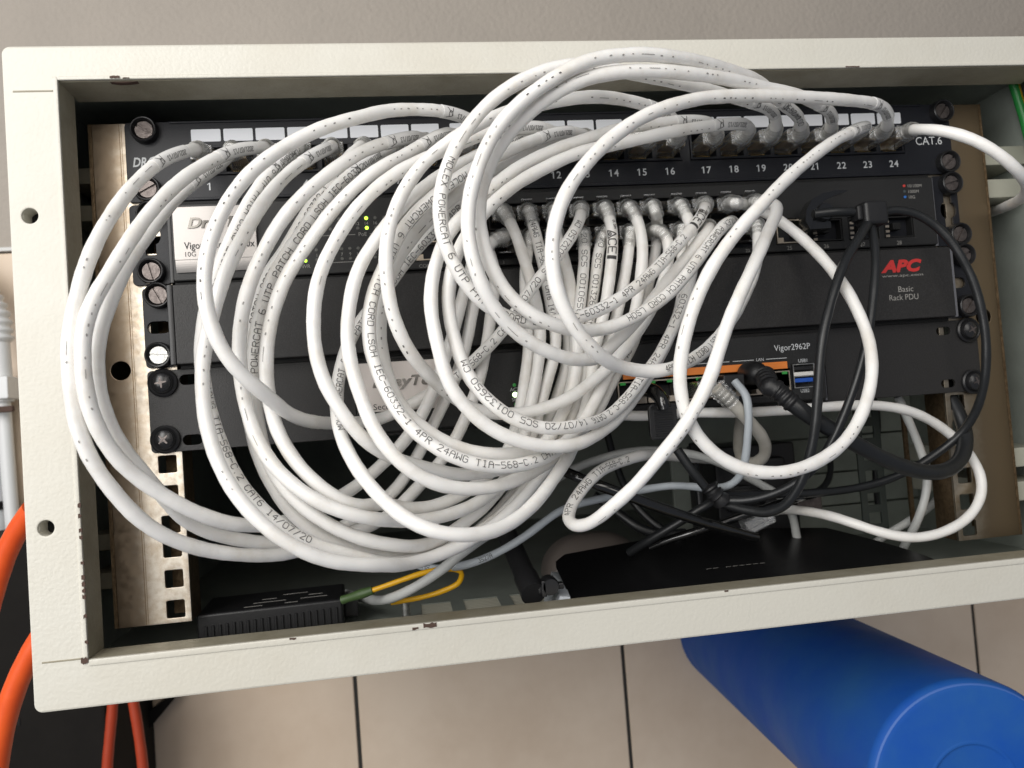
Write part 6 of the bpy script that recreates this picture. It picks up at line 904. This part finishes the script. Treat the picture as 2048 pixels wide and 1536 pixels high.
for n, (r, c, pts) in OTHER.items():
    nm, lb, ct = OLOOK[n]
    pth = Path(pts, 2.5); PATHS[n] = pth
    has = any(t[0] == n for t in PRINT) or n in ('fat', 'thin', 'dc', 'yellow', 'stub')
    root = thing(nm, lb, ct, pts[0]) if has else None
    bm = BM(); tube(bm, pth, r, n=16, rad=soil(r))
    if not has:
        o = finish(bm, nm, M[c], None, angle=80, origin=pts[0]); tag(o, lb, ct); continue
    finish(bm, 'sheath', M[c], root, angle=80)
    bm = BM()
    for (cc, s, s0, s1, off, h) in PRINT:
        if cc == n: inked_line(bm, pth, r + 0.05, s, s0, s1, off, h, 0.3)
    if bm.faces: finish(bm, 'black_lettering', M['ink'], root, smooth=False)
    else: bm.free()
    if n == 'fat':
        x, z = persp(70, -164.5, 16); bm = BM(); box(bm, x - 5.8, x + 5.8, -20, 6, z - 4, z + 4, .5, 1)
        p = finish(bm, 'plug', M['plug'], root, angle=30)
        bm = BM(); tube(bm, pth, 4.4, 0, 12, 18, False, lambda d: 5.2 - 0.05 * d + (0.5 if (d % 3) < 1.5 else 0), .75); finish(bm, 'strain_relief', M['plug'], p, angle=28)
    if n == 'thin':
        p0 = pth.p[0]; bm = BM(); box(bm, p0.x - 6, p0.x + 6, -22, 4, p0.z - 4.6, p0.z + 4, .6, 1); box(bm, p0.x - 15, p0.x - 6.4, -13, -5.4, p0.z - 3, p0.z + 3.6, .5, 1)
        for k in range(4): box(bm, p0.x - 14 + k * 2, p0.x - 13 + k * 2, -14, -13, p0.z - 2.6, p0.z + 3.2, .2, 1)
        finish(bm, 'plug', M['black_matt'], root)
    if n == 'dc':
        p0 = pth.p[0]; hp = Vector((94.0, -8, -158.5))
        q = Path([hp + Vector((0, 6, 0.5)), hp, hp + Vector((3.0, -12, -3.2)), p0 + Vector((-4, 2, 2)), p0, pth.at(8)[0]], 1.5)
        bm = BM(); tube(bm, q, 7, 0, 16, 20, True, lambda d: 5.6 - 0.02 * d)
        lathe(bm, [(0, -24.5), (4.0, -23.6), (6.0, -20.5), (6.6, -16), (6.6, -8), (0, -8)], 93.0, -158.4, 24)
        p = finish(bm, 'plug', M['black_matt'], root, angle=60)
        q2 = Path([hp + Vector((2, -14, -2)), p0 + Vector((-2.5, 1, 1.5)), p0, pth.at(6)[0], pth.at(12)[0], pth.at(20)[0]], 1.5)
        bm = BM(); tube(bm, q2, 6, 0, min(q2.L, 30), 20, True, lambda d: 5.5 - 0.03 * d + (0.7 if (d % 3.4) < 1.7 else 0), .6); finish(bm, 'strain_relief', M['black_matt'], p, angle=50)
    if n == 'yellow':
        q = Path([(-137, 20, -269), (-128, 12, -268.6), pth.p[0] if False else Vector((-121, 6, -267.6)), Vector((-114, 4, -265.5))], 2)
        bm = BM(); tube(bm, pth, 2.3, 0, pth.L * 0.16, 12, True, lambda d: 2.5 + 0.25 * math.sin(d * 2.2)); finish(bm, 'green_sleeve', M['green'], root, angle=80)
    if n == 'stub':
        # transceiver with its hooked release lever
        sx0 = 137.0
        bm = BM(); box(bm, 130.5, 144.5, -22, 4, -79.5, -69.5, .8); 
        lathe(bm, [(0, -26), (4.6, -26), (5.4, -22), (0, -22)], 139.5, -70.2, 22)
        p = finish(bm, 'transceiver', M['black_gloss'], root)
        bm = BM()
        prof = [(128.6, -77.5, 5.0), (130.0, -71.5, 5.6), (133.5, -65.5, 4.6), (139.5, -61.5, 3.4), (147.0, -59.4, 2.2), (154.5, -58.4, .5)]
        ra = []
        for k, (x, z, w) in enumerate(prof):
            ra.append([bm.verts.new((x - .2 * w, -24, z + .55 * w)), bm.verts.new((x + .35 * w, -24, z - .55 * w)), bm.verts.new((x + .35 * w, -16, z - .55 * w)), bm.verts.new((x - .2 * w, -16, z + .55 * w))])
        for a, b in zip(ra, ra[1:]):
            for k in range(4): bm.faces.new((a[k], b[k], b[(k + 1) % 4], a[(k + 1) % 4]))
        bm.faces.new(ra[0]); bm.faces.new(ra[-1][::-1])
        finish(bm, 'release_lever', M['black_gloss'], p, angle=40)
# splitter block where the three thin black cables part
bm = BM(); box(bm, 158.0, 172.5, -34, -22, -80.5, -67.0, 2.2, 3); box(bm, 154.6, 158.2, -32, -24, -77.5, -69, 1.2, 2)
tag(finish(bm, 'cable_splitter', M['black_matt'], None, origin=(165, -28, -74)), 'small black splitter block over the right end of the switch', 'splitter')
# heat-shrunk knot
bm = BM(); kp = Path([(62.5, -11, -219.5), (64.5, -12, -223), (67.5, -12, -226.5), (70, -11, -229)], 1); tube(bm, kp, 4.5, n=18, rad=lambda d: 4.6 + 0.7 * math.sin(d * 1.3) + 0.4 * math.sin(d * 2.9))
tag(finish(bm, 'cable_knot', M['black_matt'], None, origin=(66, -12, -224)), 'lumpy black taped joint where cords meet below the router', 'cable joint')
# ribbed tag
tg = thing('ribbed_tag', 'black ribbed plastic tag hanging below the router ports', 'plastic tag', (35, -24, -178))
bm = BM(); plate(bm, rrect(27.0, 42.8, -191.0, -171.5, 2.8), [rrect(29.2, 34.2, -174.6, -172.9, .6)], -25.4, -22.6, .5); 
for k in range(11): box(bm, 30.0, 40.2, -26.0, -25.2, -189.2 + k * 1.25, -188.6 + k * 1.25, .15, 1)
finish(bm, 'plate', M['black_matt'], tg)
tp = Path([(29.5, -8, -163), (30.5, -16, -163.4), (32.2, -24, -165.5), (34.0, -28, -170.0), (35.0, -28.5, -174.5)], 1)
bm = BM(); tube(bm, tp, 4, n=18, rad=lambda d: 4.4 - .03 * d); finish(bm, 'elbow', M['black_gloss'], tg, angle=60)

# ================================================================== things lying in the cabinet
pb = thing('power_brick', 'black ribbed power brick on the cabinet floor at lower left', 'power adapter', (-185, 40, -286))
def yaw(bm, cx, cy, a):
    ca, sa = math.cos(a), math.sin(a)
    for v in bm.verts: x, y = v.co.x - cx, v.co.y - cy; v.co.x, v.co.y = cx + x * ca - y * sa, cy + x * sa + y * ca
bm = BM(); box(bm, -224, -146, 16, 62, -285.8, -267.2, 1.6, 3); box(bm, -146.2, -138, 30, 48, -281, -271, 1.2); yaw(bm, -185, 39, 0.05); finish(bm, 'case', M['black_matt'], pb)
bm = BM()
for k in range(20): box(bm, -220 + k * 3.65, -218.5 + k * 3.65, 15.0, 16.2, -285, -273.6 + 0.12 * k, .3, 1)
yaw(bm, -185, 39, 0.05); finish(bm, 'ribs', M['black_matt'], pb)
bm = BM()
for k, (a, b) in enumerate(((-200, -190), (-196, -178), (-192, -184), (-181, -167), (-178, -171), (-170, -155), (-166, -158))): box(bm, a, b, 22 + (k % 4) * 8, 23.0 + (k % 4) * 8, -267.2, -267.1)
yaw(bm, -185, 39, 0.05); finish(bm, 'label_print', M['dimprint'], pb, smooth=False)

wr = thing('wireless_router', 'glossy black wireless router lying on the cabinet floor at right', 'router', (70, 30, -286))
bm = BM()
def slab(bm, outline, zf, thick):
    top = [bm.verts.new((x, y, zf(x, y))) for x, y in outline]; bot = [bm.verts.new((x, y, zf(x, y) - thick)) for x, y in outline]
    bm.faces.new(top); bm.faces.new(bot[::-1]); n = len(outline)
    for i in range(n): bm.faces.new((top[i], bot[i], bot[(i + 1) % n], top[(i + 1) % n]))
ztop = lambda x, y: -274.4 + (y + 15) * 0.165 + 5.5 * math.exp(-((x - 85) / 62.0) ** 2) * (max(0, y + 15) / 75) ** 1.4
N = 26; rows = []
for j in range(8):
    y = -15 + 75 * j / 7; row = []
    for i in range(N):
        u = i / (N - 1); tp_ = (y + 15) / 75
        xl = -21 + 2 * tp_ + 9 * max(0, tp_ - .75) ** 2 * 16; xr = 196 - 30 * tp_ ** 1.6
        row.append(bm.verts.new((xl + (xr - xl) * u, y + (2.0 - 7 * (2 * u - 1) ** 4) * tp_, ztop(xl + (xr - xl) * u, y))))
    rows.append(row)
for a, b in zip(rows, rows[1:]):
    for i in range(N - 1): bm.faces.new((a[i], a[i + 1], b[i + 1], b[i]))
back = [bm.verts.new((v.co.x, v.co.y + 2, -285.5)) for v in rows[-1]]; front = [bm.verts.new((v.co.x, v.co.y - .5, -285.5)) for v in rows[0]]
for i in range(N - 1): bm.faces.new((rows[-1][i], rows[-1][i + 1], back[i + 1], back[i])); bm.faces.new((front[i], front[i + 1], rows[0][i + 1], rows[0][i]))
finish(bm, 'casing', M['casing'], wr, angle=50)
bm = BM(); prism(bm, [(-33, -285), (-20.5, -285), (-21.5, -272.4), (-27, -271.6)], -13, 40)
for v in bm.verts: v.co.x += 0.1 * (v.co.y + 13); v.co.z += (v.co.y + 13) * 0.06 if v.co.z > -280 else 0
finish(bm, 'side_trim', M['router_white'], wr, angle=40)
bm = BM(); text(bm, '-- ------', 64, 0, 0, 3.0, 'L', width=36)
for v in bm.verts: z0 = v.co.z; v.co.y = 6 + z0 * 1.2 + v.co.y; v.co.z = ztop(v.co.x, v.co.y) + 0.35
finish(bm, 'embossed_mark', M['dimprint'], wr, smooth=False)
def antenna(pts, lab=None, r=6.2):
    p = Path(pts, 2); bm = BM(); tube(bm, p, r, n=24, rad=lambda d: r * (0.62 + 0.38 * min(1, d / (p.L * .55))))
    a = finish(bm, 'antenna', M['antenna'], wr, angle=60)
    e, t, nn = p.at(p.L)
    bm = BM(); q = Path([e - t * 12, e - t * 6, e + t * 3], 1.5); tube(bm, q, r, n=24, rad=lambda d: r * 1.12)
    box(bm, e.x + 3, e.x + 13, e.y - 4, e.y + 2, e.z - 1.5, e.z + 3.0, .8); box(bm, e.x + 4.5, e.x + 7, e.y - 7, e.y - 3.8, e.z - 2.5, e.z + 6, .5); lathe(bm, [(0, e.y - 7), (4.2, e.y - 7), (4.9, e.y - 5), (4.9, e.y + 3), (0, e.y + 3)], e.x + 9.5, e.z + 2.5, 20)
    box(bm, e.x + 12, e.x + 17, e.y - 5, e.y + 1, e.z + 0.4, e.z + 3.6, .6)
    finish(bm, 'hinge', M['antenna'], a, angle=40)
antenna([(-54, 92, -216), (-51, 70, -228), (-48, 45, -240), (-45, 20, -253), (-42.6, 0, -263.5), (-41.5, -9, -268)])
# rounded grey-brown device behind the router
bm = BM()
rows = []
for j in range(9):
    a = math.pi / 2 * j / 8; rows.append([bm.verts.new((20 + (30 * math.cos(a) + 6) * math.copysign(abs(math.cos(t)) ** .6, math.cos(t)), 112 + (22 * math.cos(a) + 3) * math.copysign(abs(math.sin(t)) ** .6, math.sin(t)), -285 + 27 * math.sin(a))) for t in [2 * math.pi * k / 40 for k in range(40)]])
for a, b in zip(rows, rows[1:]):
    for k in range(40): bm.faces.new((a[k], a[(k + 1) % 40], b[(k + 1) % 40], b[k]))
bm.faces.new(rows[-1])
tag(finish(bm, 'small_device', M['dome'], None, origin=(5, 122, -285)), 'rounded grey brown device behind the wireless router', 'device')
# crystal plug end and metal shell lying between the cables
bm = BM(); box(bm, -9, 9, -5, 5, -4, 4, .6, 1); bmesh.ops.rotate(bm, verts=bm.verts, cent=(0, 0, 0), matrix=Matrix.Rotation(-0.35, 3, 'Y'))
for v in bm.verts: v.co += Vector((98, 8, -245))
lp = finish(bm, 'loose_plug', M['plug'], None, origin=(98, 8, -245), angle=30); tag(lp, 'loose clear plug end lying above the wireless router', 'plug')
bm = BM(); box(bm, 150, 168, 60, 80, -252, -238, 1.5)
tag(finish(bm, 'metal_connector', M['screw'], None, origin=(159, 70, -245)), 'dull metal connector among the cables at lower right', 'connector')
# dark equipment block at the back right, behind the hanging cables
bm = BM(); box(bm, 108, 168, 92, 148, -285.5, -205, 2); box(bm, 114, 130, 84, 92, -250, -232, 1.5); box(bm, 138, 156, 82, 92, -270, -214, 3)
tag(finish(bm, 'equipment_box', M['black_matt'], None, origin=(140, 150, -285)), 'black equipment box at the back right of the cabinet', 'equipment box')

# ================================================================== around the cabinet
def bar(name, pts, r, mt, label, cat, n=24, rad=None):
    p = Path(pts, 4); bm = BM(); tube(bm, p, r, n=n, rad=rad, step=1.2 if rad else None); return tag(finish(bm, name, mt, None, origin=pts[-1], angle=60), label, cat)
bar('wall_pipe', [(-512, 408, -95), (-511, 408, -180), (-509, 408, -260), (-507, 408, -420), (-505, 408, -700)], 16, M['conduit2'], 'pale grey pipe on the wall at left, running down behind the cabinet', 'pipe')
cp = thing('corrugated_conduit', 'white corrugated conduit bending on the wall at far left', 'conduit', (-490, 390, -60))
p = Path([(-560, 392, 30), (-535, 392, 15), (-508, 392, -6), (-493, 392, -36), (-490, 392, -64)], 3)
bm = BM(); tube(bm, p, 14, n=24, rad=lambda d: 13.2 + 1.6 * math.sin(d * 2 * math.pi / 7.5), step=.9); finish(bm, 'ribbed_tube', M['conduit'], cp, angle=80)
p = Path([(-490, 392, -60), (-489, 392, -95), (-488.5, 392, -122)], 3); bm = BM(); tube(bm, p, 10, n=24); finish(bm, 'straight_tube', M['conduit'], cp, angle=60)
bm = BM(); box(bm, -503, -476, 376, 408, -120, -98, 2); finish(bm, 'clip', M['conduit'], cp)
p = Path([(-489, 394, -120), (-487, 394, -200), (-484, 394, -300)], 4); bm = BM(); tube(bm, p, 6.5, n=20); finish(bm, 'thin_tube', M['conduit'], cp, angle=60)
bm = BM(); box(bm, -530, -472, 374, 380, -133, -127, 1.2); tag(finish(bm, 'cable_tie', M['chip'], None, origin=(-500, 378, -130)), 'dark tie round the pipes at the left edge', 'cable tie')
bm = BM(); lathe(bm, [(17.5, -4), (17.5, 4)], 0, 0, 24)
for v in bm.verts: v.co = Vector((-509 + v.co.x, 408 + v.co.z, -222 + v.co.y))
bmesh.ops.solidify(bm, geom=bm.faces, thickness=1.2)
tag(finish(bm, 'pipe_band', M['black_matt'], None, origin=(-509, 408, -222)), 'narrow black band round the pale wall pipe', 'band')
db = thing('dusty_box', 'dusty black box on the wall below and left of the cabinet', 'box', (-480, 400, -420))
bm = BM(); box(bm, -640, -376, 300, 427, -700, -246, 4); finish(bm, 'case', M['dustbox'], db)
bm = BM()
for k in range(4): box(bm, -462 + k * 5, -459.6 + k * 5, 299.2, 301, -414 + k * 3.4, -408 + k * 3.4, .4, 1)
finish(bm, 'slots', M['hole'], db, smooth=False)
bm = BM(); prism(bm, [(-376, -440), (-345, -420), (-352, -431), (-376, -456)], 410, 427); tag(finish(bm, 'cable_shoe', M['dustbox'], None, origin=(-365, 420, -440), smooth=False), 'small dark wedge beside the dusty box under the cabinet', 'wedge')
# blue container lying towards the camera
A0 = Vector((BOT[0])); Bq = Vector((BOT[1])); ax = (Bq - A0).normalized(); RB = BOT[2]
side = ax.cross(Vector((0, 0, 1))).normalized(); upv = side.cross(ax)
bt = thing('blue_container', 'long blue plastic cylinder pointing out below the cabinet at lower right', 'container', A0)
def spin(bm, prof, n=72):
    rings = [[bm.verts.new(A0 + ax * d + (side * math.cos(2 * math.pi * k / n) + upv * math.sin(2 * math.pi * k / n)) * r) for k in range(n)] for r, d in prof]
    for a, b in zip(rings, rings[1:]):
        for k in range(n): bm.faces.new((a[k], a[(k + 1) % n], b[(k + 1) % n], b[k]))
    bm.faces.new(rings[0][::-1]); bm.faces.new(rings[-1])
Lc = (Bq - A0).length
bm = BM(); spin(bm, [(RB * .78, 0), (RB * .92, 3), (RB, 12), (RB, Lc - 6), (RB * .99, Lc - 3), (RB * .965, Lc - .9), (RB * .945, Lc - .2), (RB * .9, Lc), (RB * .6, Lc), (RB * .455, Lc + .1), (RB * .445, Lc + .5), (RB * .425, Lc + .6), (RB * .41, Lc + .3), (RB * .39, Lc - 1), (2, Lc - 1)])
finish(bm, 'body', M['blue'], bt, angle=50)
bm = BM(); spin(bm, [(RB * .966, Lc - 1.0), (RB * .962, Lc - .55), (RB * .955, Lc - .3), (RB * .948, Lc - .15)]); bmesh.ops.delete(bm, geom=[f for f in bm.faces if len(f.verts) > 4], context='FACES_ONLY')
finish(bm, 'rim_highlight', mat('blue_rim_highlight', (0.05, 0.14, 0.45), 0.6), bt, angle=50)  # thin edge highlight painted as a lighter blue strip
bar('wall_cable', [(600, 405, 180), (664, 405, 216), (720, 405, 250), (840, 405, 330)], 14, M['navy'], 'dark cable on the wall at the top right corner', 'cable')

# ================================================================== light
def area(name, loc, look, sx, sy, power, col):
    l = bpy.data.lights.new(name, 'AREA'); l.shape = 'RECTANGLE'; l.size = sx; l.size_y = sy; l.energy = power; l.color = col
    o = bpy.data.objects.new(name, l); COL.objects.link(o); o.location = loc
    o.rotation_euler = (Vector(look) - Vector(loc)).to_track_quat('-Z', 'Y').to_euler(); return o
area('window_light', (-0.92, -0.92, 0.22), (-0.1, 0.0, -0.12), 1.0, 1.4, LP[0], (1.0, 0.985, 0.96))
area('room_light', (-0.25, -1.5, 0.45), (-0.05, 0.0, -0.2), 1.5, 1.1, LP[1], (1.0, 0.95, 0.88))
w = bpy.data.worlds.new('World'); bpy.context.scene.world = w; w.use_nodes = True
w.node_tree.nodes['Background'].inputs[0].default_value = (0.80, 0.86, 1.0, 1); w.node_tree.nodes['Background'].inputs[1].default_value = LP[2]

# ================================================================== camera
cd = bpy.data.cameras.new('camera'); co = bpy.data.objects.new('camera', cd); COL.objects.link(co)
R = CAM_ROT
co.matrix_world = Matrix(((R[0][0], -R[1][0], -R[2][0], CAM_LOC[0] * MM), (R[0][1], -R[1][1], -R[2][1], CAM_LOC[1] * MM), (R[0][2], -R[1][2], -R[2][2], CAM_LOC[2] * MM), (0, 0, 0, 1)))
cd.sensor_width = 36; cd.lens = 1600 / 2048 * 36; cd.clip_start = 0.01; cd.clip_end = 100
cd.dof.use_dof = True; cd.dof.focus_distance = 0.40; cd.dof.aperture_fstop = 14.0
sc = bpy.context.scene; sc.camera = co
sc.view_settings.view_transform = 'Standard'; sc.view_settings.look = 'None'; sc.view_settings.exposure = 0; sc.view_settings.gamma = 1
sc.render.engine = 'CYCLES'; sc.cycles.max_bounces = 10; sc.cycles.transparent_max_bounces = 24; sc.cycles.use_denoising = True
